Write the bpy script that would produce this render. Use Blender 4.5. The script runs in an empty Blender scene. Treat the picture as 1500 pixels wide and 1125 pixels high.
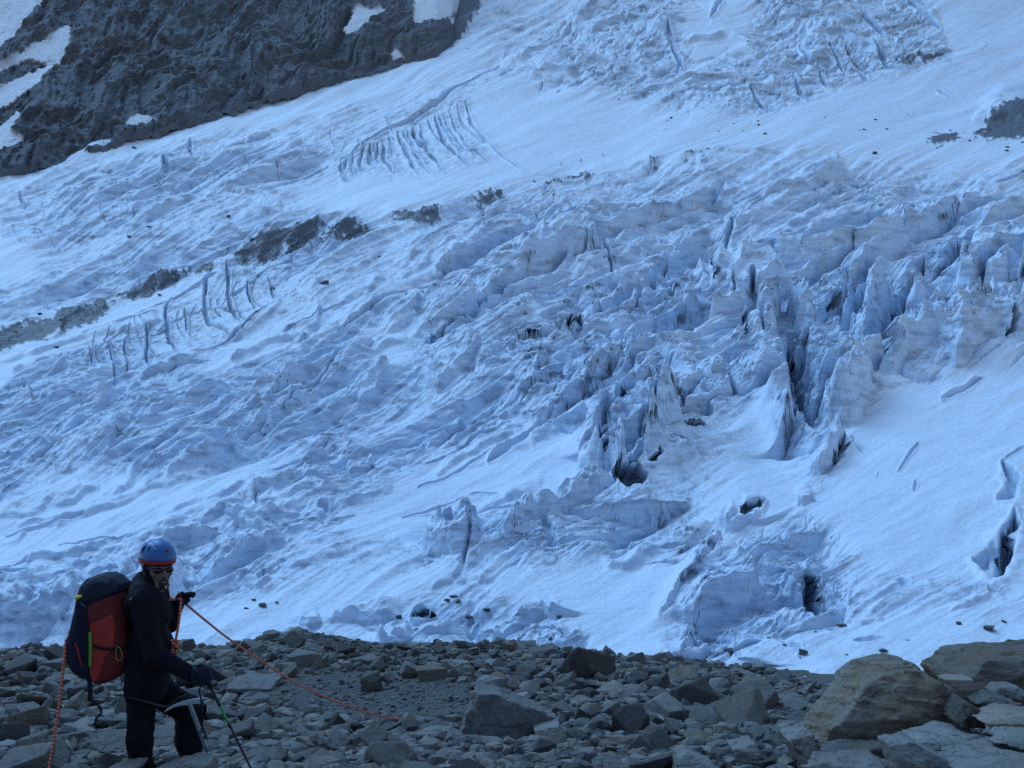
import bpy, math, random
import numpy as np
from math import radians as rad
rng = np.random.default_rng(7)
random.seed(7)
F32 = np.float32
sc = bpy.context.scene
COL = sc.collection
# ------------------------------------------------------------------ camera geometry
F, UC, HOR = 1700.0, 750.0, 640.0          # focal length, centre column and horizon row, in photograph pixels
def W(u, v, Y):                             # the point at distance Y seen in photograph pixel (u, v)
    return np.array([(u-UC)/F*Y, Y, (HOR-v)/F*Y])
def sstep(a, b, x):
    t = np.clip((x-a)/(b-a), 0, 1); return t*t*(3-2*t)
# ------------------------------------------------------------------ noise
PERM = rng.permutation(512).astype(np.int32) % 256
PERM = np.concatenate([PERM, PERM, PERM])
_ang = rng.uniform(0, 2*np.pi, 256)
G2 = np.stack([np.cos(_ang), np.sin(_ang)], 1).astype(F32)
_g3 = rng.normal(size=(256, 3)); G3 = (_g3/np.linalg.norm(_g3, axis=1)[:, None]).astype(F32)
def perlin(x, y, seed=0):
    x = np.asarray(x, F32); y = np.asarray(y, F32)
    xi = np.floor(x).astype(np.int32); yi = np.floor(y).astype(np.int32)
    xf = x-xi; yf = y-yi
    xi = (xi+seed*37) & 255; yi = (yi+seed*91) & 255
    u = xf*xf*xf*(xf*(xf*6-15)+10); v = yf*yf*yf*(yf*(yf*6-15)+10)
    p0 = PERM[xi]; p1 = PERM[xi+1]
    def d(p, dx, dy):
        g = G2[PERM[p]]; return g[..., 0]*dx + g[..., 1]*dy
    n00 = d(p0+yi, xf, yf); n10 = d(p1+yi, xf-1, yf)
    n01 = d(p0+yi+1, xf, yf-1); n11 = d(p1+yi+1, xf-1, yf-1)
    a = n00+(n10-n00)*u; b = n01+(n11-n01)*u
    return (a+(b-a)*v)*1.5
def perlin3(x, y, z, seed=0):
    x = np.asarray(x, F32); y = np.asarray(y, F32); z = np.asarray(z, F32)
    xi = np.floor(x).astype(np.int32); yi = np.floor(y).astype(np.int32); zi = np.floor(z).astype(np.int32)
    xf = x-xi; yf = y-yi; zf = z-zi
    xi = (xi+seed*37) & 255; yi = (yi+seed*91) & 255; zi = (zi+seed*53) & 255
    u = xf*xf*(3-2*xf); v = yf*yf*(3-2*yf); w = zf*zf*(3-2*zf)
    r = 0
    for i in (0, 1):
        for j in (0, 1):
            for k in (0, 1):
                g = G3[PERM[PERM[PERM[xi+i]+yi+j]+zi+k]]
                n = g[..., 0]*(xf-i)+g[..., 1]*(yf-j)+g[..., 2]*(zf-k)
                r = r + n*(u if i else 1-u)*(v if j else 1-v)*(w if k else 1-w)
    return r*1.5
def fbm(x, y, oct=4, seed=0, gain=.5):
    r = 0; a = 1.0
    for i in range(oct):
        r = r + a*perlin(x*2**i, y*2**i, seed+i*3); a *= gain
    return r
def ridged(x, y, oct=4, seed=0, gain=.5):
    r = 0; a = 1.0
    for i in range(oct):
        r = r + a*(1-2*np.abs(perlin(x*2**i, y*2**i, seed+i*5))); a *= gain
    return r
def fbm3(x, y, z, oct=3, seed=0, gain=.5):
    r = 0; a = 1.0
    for i in range(oct):
        r = r + a*perlin3(x*2**i, y*2**i, z*2**i, seed+i*3); a *= gain
    return r
HASH = rng.random((65536, 5)).astype(F32)
def blocks(x, y, seed=0, jit=.9):
    """broken-block noise: each cell a tilted plane at its own height; returns height, distance to the nearest crack"""
    x = np.asarray(x, F32); y = np.asarray(y, F32)
    xi = np.floor(x).astype(np.int32); yi = np.floor(y).astype(np.int32)
    f1 = np.full(x.shape, 9, F32); f2 = np.full(x.shape, 9, F32); h = np.zeros(x.shape, F32)
    for i in (-1, 0, 1):
        for j in (-1, 0, 1):
            cx = xi+i; cy = yi+j
            H = HASH[((cx*73856093) ^ (cy*19349663) ^ (seed*83492791)) & 65535]
            dx = cx+.5+jit*(H[..., 0]-.5)-x; dy = cy+.5+jit*(H[..., 1]-.5)-y
            d = dx*dx+dy*dy
            hh = (H[..., 2]-.5)*2 - ((H[..., 3]-.5)*dx+(H[..., 4]-.65)*dy)*1.6
            near = d < f1
            f2 = np.where(near, f1, np.minimum(f2, d)); h = np.where(near, hh, h); f1 = np.where(near, d, f1)
    return h, np.sqrt(f2)-np.sqrt(f1)
# ------------------------------------------------------------------ mesh helpers
def mesh_np(name, V, Q, smooth=True):
    me = bpy.data.meshes.new(name)
    V = np.ascontiguousarray(V, F32); Q = np.ascontiguousarray(Q, np.int32)
    n = Q.shape[1]
    me.vertices.add(len(V)); me.vertices.foreach_set('co', V.ravel())
    me.loops.add(Q.size); me.loops.foreach_set('vertex_index', Q.ravel())
    me.polygons.add(len(Q)); me.polygons.foreach_set('loop_start', np.arange(0, Q.size, n, dtype=np.int32))
    me.polygons.foreach_set('use_smooth', np.full(len(Q), smooth))
    me.update(calc_edges=True)
    return me
def attr(me, name, a):
    at = me.attributes.new(name, 'FLOAT', 'POINT'); at.data.foreach_set('value', np.ascontiguousarray(a, F32).ravel())
def grid_quads(nr, nc):
    i = np.arange(nr*nc, dtype=np.int32).reshape(nr, nc)
    return np.stack([i[:-1, :-1], i[:-1, 1:], i[1:, 1:], i[1:, :-1]], -1).reshape(-1, 4)
def link(name, me, mat=None, parent=None, **kw):
    o = bpy.data.objects.new(name, me); COL.objects.link(o)
    if mat is not None and me is not None and not me.materials: me.materials.append(mat)
    if parent is not None: o.parent = parent
    for k, v in kw.items(): o[k] = v
    return o
def empty(name, loc=(0, 0, 0), **kw):
    o = bpy.data.objects.new(name, None); COL.objects.link(o); o.location = loc; o.empty_display_size = .2
    for k, v in kw.items(): o[k] = v
    return o
# ------------------------------------------------------------------ node helpers
def new_mat(name):
    m = bpy.data.materials.new(name); m.use_nodes = True
    nt = m.node_tree; b = nt.nodes['Principled BSDF']
    return m, nt, b
def N(nt, typ, **kw):
    n = nt.nodes.new(typ)
    for k, v in kw.items():
        if k.startswith('i_'):
            key = k[2:]; key = int(key) if key.isdigit() else key.replace('_', ' ')
            n.inputs[key].default_value = v
        else: setattr(n, k, v)
    return n
def ramp(nt, fac, stops):
    r = nt.nodes.new('ShaderNodeValToRGB'); cr = r.color_ramp
    while len(cr.elements) < len(stops): cr.elements.new(.5)
    for e, (p, c) in zip(cr.elements, stops):
        e.position = p; e.color = (*c, 1) if len(c) == 3 else c
    nt.links.new(fac, r.inputs[0]); return r.outputs[0]
def mix(nt, fac, a, b, mode='MIX'):
    m = nt.nodes.new('ShaderNodeMix'); m.data_type = 'RGBA'; m.blend_type = mode
    for s, x in ((m.inputs[0], fac), (m.inputs[6], a), (m.inputs[7], b)):
        if hasattr(x, 'is_output'): nt.links.new(x, s)
        elif isinstance(x, (int, float)): s.default_value = x
        else: s.default_value = (*x, 1)
    return m.outputs[2]
def math_(nt, op, a, b=0., clamp=False):
    m = nt.nodes.new('ShaderNodeMath'); m.operation = op; m.use_clamp = clamp
    for s, x in ((m.inputs[0], a), (m.inputs[1], b)):
        if hasattr(x, 'is_output'): nt.links.new(x, s)
        else: s.default_value = x
    return m.outputs[0]
def noise(nt, scale, detail=4, rough=.55, vec=None, dist=0.):
    n = N(nt, 'ShaderNodeTexNoise', i_Scale=scale, i_Detail=detail, i_Roughness=rough, i_Distortion=dist)
    if vec is not None: nt.links.new(vec, n.inputs['Vector'])
    return n.outputs['Fac']
def bump(nt, h, strength, dist, normal=None):
    b = N(nt, 'ShaderNodeBump', i_Strength=strength, i_Distance=dist)
    nt.links.new(h, b.inputs['Height'])
    if normal is not None: nt.links.new(normal, b.inputs['Normal'])
    return b.outputs['Normal']
def plain(name, col, rough=.7, metal=0., spec=.3, bscale=None, bstr=.3, bdist=.01):
    m, nt, b = new_mat(name)
    b.inputs['Base Color'].default_value = (*col, 1); b.inputs['Roughness'].default_value = rough
    b.inputs['Metallic'].default_value = metal; b.inputs['Specular IOR Level'].default_value = spec
    if bscale:
        tc = N(nt, 'ShaderNodeTexCoord').outputs['Object']
        n = noise(nt, bscale, 3, .6, tc)
        nt.links.new(bump(nt, n, bstr, bdist), b.inputs['Normal'])
        nt.links.new(mix(nt, n, tuple(c*.7 for c in col), tuple(min(1, c*1.3) for c in col)), b.inputs['Base Color'])
    return m
# ================================================================== GLACIER
# base profile of the ice slope: rises away from the camera, ever steeper
_Y = np.concatenate([np.linspace(95, 1700, 3211)])
_sl = np.tan(np.radians(np.interp(_Y, [95, 140, 200, 300, 420, 600, 800, 1100, 1700], [3, 9, 14, 19, 23, 27, 32, 36, 37])))
_Z = np.concatenate([[0], np.cumsum((_sl[1:]+_sl[:-1])/2*np.diff(_Y))]); _Z = _Z-np.interp(120, _Y, _Z)-26.0
_V = HOR-F*_Z/_Y
_o = np.argsort(_V); _Vs, _Ys = _V[_o], _Y[_o]
def baseY(v): return np.interp(v, _Vs, _Ys)
us = np.concatenate([np.linspace(-520, -40, 130)[:-1], np.linspace(-40, 1540, 1240), np.linspace(1540, 2020, 130)[1:]])
vs = np.concatenate([np.linspace(-170, -20, 90)[:-1], np.linspace(-20, 1045, 1900)])
UU, VV = np.meshgrid(us, vs); UU = UU.astype(F32); VV = VV.astype(F32)
Yc = baseY(vs); BB1 = (F*np.log(Yc/100)).astype(F32)
BB = np.repeat(BB1[:, None], len(us), 1)            # plan coordinate running up the slope
nr, nc = UU.shape
# ---- soft masks from outlines
gu = np.arange(-524, 2030, 4.0); gv = np.arange(-172, 1052, 4.0)
GU, GV = np.meshgrid(gu, gv)
GW = 9*fbm(GU/60, GV/40, 4, 11); GX = 9*fbm(GU/60, GV/40, 4, 12)
def inpoly(P, X, Y):
    r = np.zeros(X.shape, bool)
    for (x0, y0), (x1, y1) in zip(P, P[1:]+P[:1]):
        if y0 == y1: continue
        c = ((y0 > Y) != (y1 > Y)) & (X < (x1-x0)*(Y-y0)/(y1-y0)+x0); r ^= c
    return r
def boxblur(a, n):
    k = np.ones(2*n+1)/(2*n+1)
    for ax in (0, 1):
        a = np.apply_along_axis(lambda r: np.convolve(np.pad(r, n, mode='edge'), k, 'valid'), ax, a)
    return a
def upsample(c, U=None, V=None):
    U = UU if U is None else U; V = VV if V is None else V
    fx = np.clip((U-gu[0])/4, 0, len(gu)-1.001); fy = np.clip((V-gv[0])/4, 0, len(gv)-1.001)
    ix = fx.astype(np.int32); iy = fy.astype(np.int32); fx = (fx-ix).astype(F32); fy = (fy-iy).astype(F32)
    c = c.astype(F32)
    return (c[iy, ix]*(1-fx)+c[iy, ix+1]*fx)*(1-fy)+(c[iy+1, ix]*(1-fx)+c[iy+1, ix+1]*fx)*fy
def area(polys, blur=3, wob=1.):
    m = np.zeros(GU.shape)
    for it in polys:
        P, a = it if isinstance(it[1], (int, float)) else (it, 1.)
        m = np.maximum(m, inpoly(list(P), GU+GW*wob, GV+GX*wob)*a)
    return boxblur(boxblur(m, blur), blur) if blur else m
SNOW = [
 [(760,130),(900,140),(1010,175),(1120,180),(1290,115),(1400,90),(1540,70),(1540,225),(1400,238),(1230,222),(1080,218),(940,233),(800,262),(740,240),(700,190),(690,150)],
 ([(-60,262),(60,235),(200,198),(350,148),(500,108),(640,62),(720,70),(690,105),(560,140),(420,165),(300,190),(150,228),(0,268)],0.75),
 [(470,270),(600,275),(740,250),(790,270),(700,288),(590,316),(480,300),(420,285)],
 [(-40,560),(100,478),(180,435),(310,400),(300,420),(230,440),(150,475),(60,535),(-40,585)],
 [(290,540),(400,485),(440,475),(380,510),(310,545)],
 ([(-40,790),(120,690),(270,712),(480,650),(600,600),(690,540),(640,605),(500,665),(380,722),(200,775),(-40,850)],0.62),
 [(533,510),(560,480),(612,478),(600,520),(560,545)],
 ([(500,765),(620,695),(640,668),(780,640),(830,632),(850,690),(900,715),(800,732),(700,748),(620,780),(520,795)],0.85),
 [(740,850),(850,838),(1000,812),(1010,835),(965,890),(960,975),(880,965),(850,920),(800,890),(740,880)],
 [(1240,640),(1290,590),(1440,545),(1540,530),(1540,860),(1430,835),(1300,832),(1220,780),(1190,750),(1215,715)],
 [(1060,720),(1170,690),(1190,730),(1110,770),(1000,790)],
 [(1067,700),(1085,620),(1115,600),(1167,690)],
 [(1250,915),(1540,890),(1540,1010),(1200,1010),(1100,965)],
 ([(40,955),(170,918),(430,870),(600,850),(740,848),(560,880),(420,905),(200,945)],0.75),
 [(-40,335),(60,370),(30,395),(-40,405)],
 ([(460,700),(560,680),(500,730),(380,770),(300,790),(380,740)],0.5),
 [(1350,-40),(1560,-40),(1560,75),(1400,70)], [(990,0),(1100,-20),(1090,60),(1020,110)]]
SERAC = [
 ([(690,300),(900,258),(1060,245),(1090,290),(1060,330),(900,360),(700,400)],.45),
 ([(660,400),(900,345),(1060,320),(1050,400),(1100,440),(1150,450),(1200,600),(1160,680),(1080,600),(1020,640),(990,680),(930,720),(840,690),(800,610),(700,560),(640,520),(620,440),(700,370)],.9),
 ([(1100,300),(1230,240),(1540,285),(1540,400),(1400,400),(1250,400),(1120,420),(1060,330)],.38),
 ([(1110,420),(1250,385),(1400,385),(1540,390),(1540,515),(1430,540),(1320,570),(1250,610),(1200,640),(1150,470)],.9),
 ([(1020,790),(1200,760),(1235,800),(1235,900),(1150,920),(1040,960),(970,960),(1000,900)],.8),
 ([(610,745),(680,730),(720,760),(820,720),(900,720),(990,740),(1080,760),(1040,800),(900,810),(760,830),(640,835)],.7),
 ([(540,890),(650,860),(760,870),(860,910),(860,945),(560,950)],.6),
 ([(430,690),(520,650),(560,690),(480,740),(330,800),(230,800),(340,750)],.5),
 ([(-40,840),(200,810),(330,790),(430,800),(420,850),(300,900),(100,950),(-40,950)],.35)]
FOLD = [
 [(-40,440),(140,380),(240,340),(480,330),(560,345),(470,420),(300,400)],
 [(120,650),(200,600),(330,540),(470,500),(620,440),(640,500),(500,580),(330,680),(180,720)],
 [(150,250),(350,220),(470,215),(490,262),(400,270),(200,320),(-40,345)],
 [(-40,600),(120,500),(290,520),(200,600),(100,680),(-40,760)],
 [(480,600),(620,560),(800,600),(720,640),(600,690),(480,740),(400,740)]]
CRK = [[(150,455),(300,405),(400,385),(470,410),(330,520),(130,560)], [(490,225),(600,165),(690,110),(720,120),(770,255),(700,265),(560,280),(490,275)]]
UPPER = [[(735,95),(870,15),(1000,-60),(1320,-60),(1400,50),(1290,110),(1130,178),(1000,165),(900,135)], [(1370,55),(1480,60),(1460,90),(1380,80)], [(1410,170),(1440,125),(1560,110),(1560,200),(1420,200)]]
mS = upsample(area(SNOW, 3)); mR = upsample(area(SERAC, 4)); mF = upsample(area(FOLD, 5)); mU = upsample(area(UPPER, 4))
mC = upsample(area(CRK, 4)); mR = mR*(1-.85*mS); mF = mF*(1-.9*mS); mU = mU*(1-.7*mS)
# ---- relief in photograph pixels of height at that distance
a0, b0 = UU, BB
wa = 26*fbm(a0/150, b0/260, 2, 21); wb = 60*fbm(a0/150+9, b0/260, 2, 23)
th = rad(60); ct, st = math.cos(th), math.sin(th)
al = (a0+wa)*ct+(b0+wb)*st; ac = -(a0+wa)*st+(b0+wb)*ct       # along and across the flow
al0 = (a0+.3*wa)*ct+(b0+.3*wb)*st; ac0 = -(a0+.3*wa)*st+(b0+.3*wb)*ct
Hh = 12*fbm(a0/420, b0/700, 3, 31)
Hh += (4+16*np.clip(mF+mR,0,1))*(1-.7*mS)*(ridged(al0/900, ac0/140, 3, 34, .5)-.7)*.75*(1-.6*mC)*(1-.6*mU)
Hh += 8*fbm(al/520, ac/150, 3, 33)*(1-.5*mS)
Hh += (7.5+14*mF+6*mR)*(1-.85*mS)*(1-.6*mU)*(ridged(al0/620, ac0/60, 4, 35, .5)-.8)*.8*(1-.8*mC)
b1, e1 = blocks(al/250, ac/118, 3); b2, e2 = blocks(al/84+.3*wa/26, ac/32, 5); b3, e3 = blocks(al/26, ac/13, 8)
b1 = b1*sstep(-.01, .085, e1); b2 = b2*sstep(-.01, .12, e2); b3 = b3*sstep(-.02, .2, e3)
vary = np.clip(.62+.75*fbm(a0/110, b0/210, 3, 37), .12, 1.25)
ser = np.clip(mR+.06*mF*(1-mS), 0, 1)
Hh += ser*(46*b1*(.6+.4*vary)-40*np.clip(vary, .45, 1.2)*(1-sstep(0, .085, e1)))
ser = ser*vary
Hb = np.clip(ser+.15*mF+.3*mU, 0, 1)*(10*b2-10*(1-sstep(0, .11, e2)))
gap = np.clip(.34+ser+.40*mF+.6*mU+.15*mC-1.0*mS, .02, 1)
Hf = gap*(2.4*b3-2.2*(1-sstep(0, .22, e3)))
mid = fbm(a0/26, b0/60, 4, 41); Hf += gap*2.8*mid
Hf += gap*1.1*fbm(a0/7, b0/13, 3, 43)+gap*.8*(ridged(al/60, ac/7, 3, 44)-.8)
Hf += (.30+.5*gap)*fbm(a0/16+2, b0/20, 3, 45)*1.1                       # dimpled snow
Hf += mS*.38*(perlin((a0*.9+b0*.18+12*mid)/40, (b0-a0*.35+10*mid)/22, 47))   # wind ripples
lin1 = fbm(al/260, ac/8, 3, 57); lin2 = fbm(al/8, ac/150, 3, 58); pick_l = sstep(-.15, .25, fbm(a0/70, b0/110, 2, 59))
Hf += (.25*(1-mS)+.6*gap)*1.25*(lin1*pick_l+lin2*(1-pick_l))
mid2 = fbm(a0/42, b0/55, 3, 49)
# ---- drawn features: steps, crevasses, holes, blocks
WU = UU+11*perlin(a0/44, b0/100, 51)+1.5*perlin(a0/12, b0/14, 52); WV = VV+7*perlin(a0/48, b0/100, 53)+.5*perlin(a0/20, b0/14, 54)
def block_of(P, pad):
    P = np.asarray(P, float)
    c0, c1 = np.searchsorted(us, P[:, 0].min()-pad), np.searchsorted(us, P[:, 0].max()+pad)
    r0, r1 = np.searchsorted(vs, P[:, 1].min()-pad), np.searchsorted(vs, P[:, 1].max()+pad)
    return (slice(max(r0, 0), max(r1, 0)), slice(max(c0, 0), max(c1, 0)))
def polydist(P, X, Y):
    """distance to a polyline, side (positive above it when drawn left to right) and how far along"""
    P = np.asarray(P, float); seg = np.hypot(*np.diff(P, axis=0).T); tot = seg.sum(); acc = 0
    D = np.full(X.shape, 1e9); S = np.zeros(X.shape); T = np.zeros(X.shape)
    for i in range(len(P)-1):
        (x0, y0), (x1, y1) = P[i], P[i+1]; dx, dy = x1-x0, y1-y0; L = seg[i]
        t = np.clip(((X-x0)*dx+(Y-y0)*dy)/(L*L), 0, 1)
        d = np.hypot(X-x0-t*dx, Y-y0-t*dy); s = -(dx*(Y-y0)-dy*(X-x0))/L
        n = d < D; D = np.where(n, d, D); S = np.where(n, np.sign(s), S); T = np.where(n, (acc+t*L)/tot, T); acc += L
    return D, D*S, T
def step(P, h, L=None, wc=3., wob=1.):
    L = L or 2.6*h; h = h*1.3; wc = max(wc, 3.)+min(.07*h, 3.5); sl = block_of(P, L+12)
    X = UU[sl]+(WU[sl]-UU[sl])*wob; Y = VV[sl]+(WV[sl]-VV[sl])*wob
    d, s, t = polydist(P, X, Y)
    f = sstep(-.5, wc, s)*(1-sstep(0, L, d))*np.clip(np.minimum(t, 1-t)*7, 0, 1)**.6
    f *= .8+.35*mid2[sl]
    Hh[sl] += (h*f).astype(F32)
def crev(P, w, dep, wob=.45):
    Lp = np.hypot(*np.diff(np.asarray(P, float), axis=0).T).sum(); w = min(w*1.35, Lp/5); dep = dep*1.6*min(1, Lp/30)
    sl = block_of(P, w*3+10); X = UU[sl]+(WU[sl]-UU[sl])*wob*.6; Y = VV[sl]+(WV[sl]-VV[sl])*wob*.6
    d, s, t = polydist(P, X, Y); ww = w*(.3+.7*np.clip(np.minimum(t, 1-t)*4, 0, 1))*(1+.35*mid2[sl])
    Hh[sl] += (.16*dep*np.exp(-((d-ww*1.5)/(ww*.9))**2)).astype(F32)
    Hh[sl] -= (dep*(1-sstep(ww*.45, ww, d))).astype(F32)
def hole(u, v, ru, rv, dep, ang=0.):
    rv = rv*1.15; dep = dep*1.7
    sl = block_of([(u, v)], max(ru, rv)*2+12); c, s_ = math.cos(ang), math.sin(ang)
    X = WU[sl]-u; Y = WV[sl]-v
    r = np.sqrt(((X*c+Y*s_)/ru)**2+((-X*s_+Y*c)/rv)**2)
    Hh[sl] -= (dep*(1-sstep(.72, 1.05, r))).astype(F32)
def mound(u, v, ru, rv, h, ang=0., flat=.2):
    sl = block_of([(u, v)], max(ru, rv)*1.4+12); c, s_ = math.cos(ang), math.sin(ang)
    X = WU[sl]-u; Y = WV[sl]-v
    r = np.sqrt(((X*c+Y*s_)/ru)**2+((-X*s_+Y*c)/rv)**2)
    Hh[sl] += (h*(1-sstep(flat, 1.0, r))).astype(F32)
def fin(P, h, w):
    sl = block_of(P, w*2+10); d, s, t = polydist(P, WU[sl], WV[sl])
    Hh[sl] += (h*np.clip(1-d/w, 0, 1)*np.clip(np.minimum(t, 1-t)*5, 0, 1)**.6).astype(F32)
# left-hand folds and banks
step([(245,712),(273,697),(333,667),(400,607),(460,552)], 20, 60, 4)
step([(160,690),(165,657),(233,612),(330,582)], 16, 50)
step([(167,730),(200,705),(232,683)], 9, 24)
step([(80,747),(110,735),(145,715)], 8, 22)
step([(100,700),(150,665),(200,640)], 8, 25)
step([(40,690),(140,620),(230,560),(300,520)], 9, 36)
step([(20,560),(60,540),(100,528)], 7, 20)
step([(-30,640),(30,600),(90,585)], 7, 24)
step([(367,746),(400,728),(450,712),(500,706)], 13, 34)
step([(448,697),(470,676),(500,661)], 13, 30)
step([(512,709),(530,705),(550,689)], 18, 34)
step([(527,593),(550,580),(577,557)], 15, 40)
step([(500,612),(480,625),(455,640)], 6, 24)
step([(630,583),(660,565),(713,533)], 24, 70, 3)
step([(620,653),(650,640),(692,615)], 15, 34)
step([(640,660),(760,600),(800,585)], 8, 26)
step([(727,626),(770,608),(800,596)], 8, 24)
step([(560,490),(610,470),(625,440)], 10, 40)
step([(613,510),(650,492),(690,478),(700,440)], 14, 44)
step([(470,580),(520,545),(600,500)], 8, 40); step([(420,520),(480,500),(560,470)], 8, 36)
step([(330,530),(390,505),(440,490)], 9, 24)
step([(440,500),(455,480),(480,455)], 9, 30)
for P, w in (([(249,430),(245,450),(244,480),(249,500),(262,520)],3.4),([(207,462),(213,480),(216,510),(215,542)],2.6),([(314,396),(303,412),(297,430),(300,452),(310,470),(332,485)],3.4),([(334,392),(336,420),(338,448),(350,472)],3.2),
             ([(130,505),(135,550)],1.6),([(187,480),(183,520),(187,548)],1.8),([(158,500),(168,540),(165,570)],1.8),([(362,415),(370,450)],1.8),([(393,415),(402,445)],1.5),
             ([(270,447),(275,475)],1.8),([(30,570),(48,608)],1.4)):
    crev(P, w*.75, 12, .7)
# arcs below the upper snow basin
for k_ in range(21):
    t = k_/20+.02*math.sin(k_*5.1); x0, y0 = 500+178*t, 238-88*t**.9; x1, y1 = 512+262*t**1.35+6*math.sin(k_*3.7), 268-3*math.sin(k_*2.3)-24*(1-t)*t
    e_ = .72+.28*math.sin(k_*2.9+1); x1 = x0+(x1-x0)*e_; y1 = y0+(y1-y0)*e_
    cx, cy = x0+(x1-x0)*.22, y0+(y1-y0)*.62
    crev([((1-q_)**2*x0+2*q_*(1-q_)*cx+q_*q_*x1, (1-q_)**2*y0+2*q_*(1-q_)*cy+q_*q_*y1) for q_ in (0, .2, .4, .6, .8, 1)], 1.7+1.3*(1-t)+.5*math.sin(k_*1.7), 6+2.5*math.sin(k_*2.2), .7)
for k_ in range(12):
    x0 = 140+21*k_+5*math.sin(k_*4.1); y0 = 486-.33*(x0-140)-6*math.sin(k_*2.7); l_ = 40+22*math.sin(k_*1.9+1)
    crev([(x0, y0), (x0-5, y0+l_*.3), (x0-3, y0+l_*.65), (x0+12, y0+l_)], 1.0, 4, .9)
for k_ in range(14):
    x0 = 20+42*k_; y0 = 330-.27*x0+14*math.sin(k_*2.2); crev([(x0, y0), (x0+3, y0+11), (x0+11+5*math.sin(k_), y0+24)], 1.0, 3, .8)
for P in ([(645,180),(655,205),(680,232)],[(628,185),(640,212),(665,240)],[(590,195),(597,225)]): fin(P, 3.5, 7)
crev([(500,238),(540,203),(590,178),(640,151),(690,118),(733,94)], 1.8, 6, 1.); step([(500,240),(590,178),(690,117)], 2.5, 22)
crev([(238,232),(242,255)], 4, 12); crev([(277,210),(280,230)], 2.5, 10); crev([(360,208),(395,188)], 2.5, 8); crev([(30,283),(35,298)], 3, 8)
for P in ([(150,395),(330,345),(520,330)],[(300,300),(330,282),(380,300)],[(200,330),(280,295)],[(370,315),(420,305)]): step(P, 6, 22)
# block field and icefall in the middle
step([(846,690),(872,696),(893,699),(907,716),(950,698),(964,672),(1002,645)], 62, 100, 5)
hole(926, 688, 24, 18, 46); crev([(880,690),(885,650),(900,610)], 5, 24); crev([(945,690),(960,640),(985,600)], 6, 26); hole(1018, 622, 20, 6, 30)
step([(823,728),(860,722),(897,712)], 17, 36); step([(780,640),(830,610),(870,585)], 10, 34)
crev([(815,486),(835,472),(852,455)], 3, 9); hole(987, 415, 9, 5, 30); crev([(985,412),(1010,380),(1030,350)], 5, 24); crev([(1096,490),(1080,455),(1075,420)], 5, 24); crev([(716,676),(750,655),(796,632)], 3, 9); step([(718,676),(755,658),(790,640)], 8, 18)
step([(893,484),(930,500),(967,498)], 14, 34); step([(780,600),(790,560),(860,520),(900,505)], 14, 60); step([(870,600),(900,560),(960,545),(1010,590)], 20, 60)
step([(985,640),(1000,610),(1030,590),(1060,600)], 20, 50); 
step([(1023,507),(1060,496),(1097,486)], 28, 52, 3); hole(1096, 470, 6, 18, 24)
step([(1000,445),(1040,425),(1070,420)], 12, 30)
for P, h in (([(1020,425),(1030,395),(1045,365)],16),([(1045,425),(1055,390),(1070,355)],16),([(1000,400),(1012,375)],12),([(1065,430),(1085,395),(1100,360)],13)): fin(P, h, 10)
step([(1070,330),(1110,320),(1170,300)], 10, 40); step([(700,440),(780,395),(860,360)], 13, 54); step([(760,440),(850,400),(900,380)], 10, 44)
step([(640,400),(720,360),(800,330)], 9, 40); step([(860,450),(920,420),(1000,400)], 12, 44); step([(700,560),(760,520),(840,500)], 12, 44)
step([(780,330),(860,300),(960,280)], 9, 34); step([(900,350),(980,320),(1050,300)], 11, 40); crev([(880,340),(905,390)], 2.5, 12)
step([(800,375),(803,350),(830,330)], 10, 30); step([(930,440),(945,400),(975,360)], 12, 40)
# gully between the block field and the right-hand icefall
crev([(1148,455),(1163,520),(1178,570),(1195,630)], 24, 34); crev([(1155,480),(1175,560),(1190,620)], 9, 26)
for P, h in (([(1120,470),(1145,540),(1160,610)],14),([(1100,480),(1120,560),(1140,640)],10),([(1170,440),(1200,500),(1205,560)],12)): fin(P, h, 16)
# right-hand icefall
step([(1208,625),(1230,628),(1262,615),(1283,570)], 60, 60, 10)                       # pale block
step([(1235,470),(1250,500),(1265,510)], 20, 40)
fin([(1262,512),(1275,455),(1286,410)], 52, 17); crev([(1292,500),(1312,440),(1335,390)], 13, 40); crev([(1236,480),(1250,440),(1270,410)], 9, 30); crev([(1440,500),(1425,450),(1400,410)], 7, 26); crev([(1488,490),(1500,430),(1530,380)], 10, 34); crev([(1120,520),(1098,450),(1105,400)], 6, 22)
step([(1287,490),(1310,498),(1330,480)], 46, 80, 4); hole(1311, 489, 12, 16, 48); hole(1222, 440, 14, 22, 20, .5); crev([(1215,460),(1240,410)], 6, 20)
fin([(1336,510),(1345,455),(1354,398)], 34, 18)
step([(1283,562),(1313,568),(1333,540),(1383,537),(1400,553),(1417,547),(1432,529),(1470,522),(1545,516)], 34, 70, 5)
for P, h in (([(1300,560),(1310,530)],16),([(1320,548),(1322,520)],14),([(1372,535),(1380,480),(1390,430)],24),([(1405,545),(1412,500),(1420,455)],22),([(1430,520),(1445,470),(1460,430)],20),([(1350,535),(1362,500)],14),
             ([(1480,500),(1470,460),(1440,430)],14),([(1530,500),(1500,470),(1470,440)],12),([(1500,420),(1520,380)],14)): fin(P, h, 15)
for P, w in (([(1398,480),(1408,455)],6),([(1385,470),(1380,450)],5),([(1425,490),(1440,460)],6),([(1455,480),(1470,505)],5),([(1470,440),(1490,400),(1520,370)],9),([(1340,400),(1355,370)],6),([(1240,420),(1270,390)],6)): crev(P, w, 20)
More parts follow.
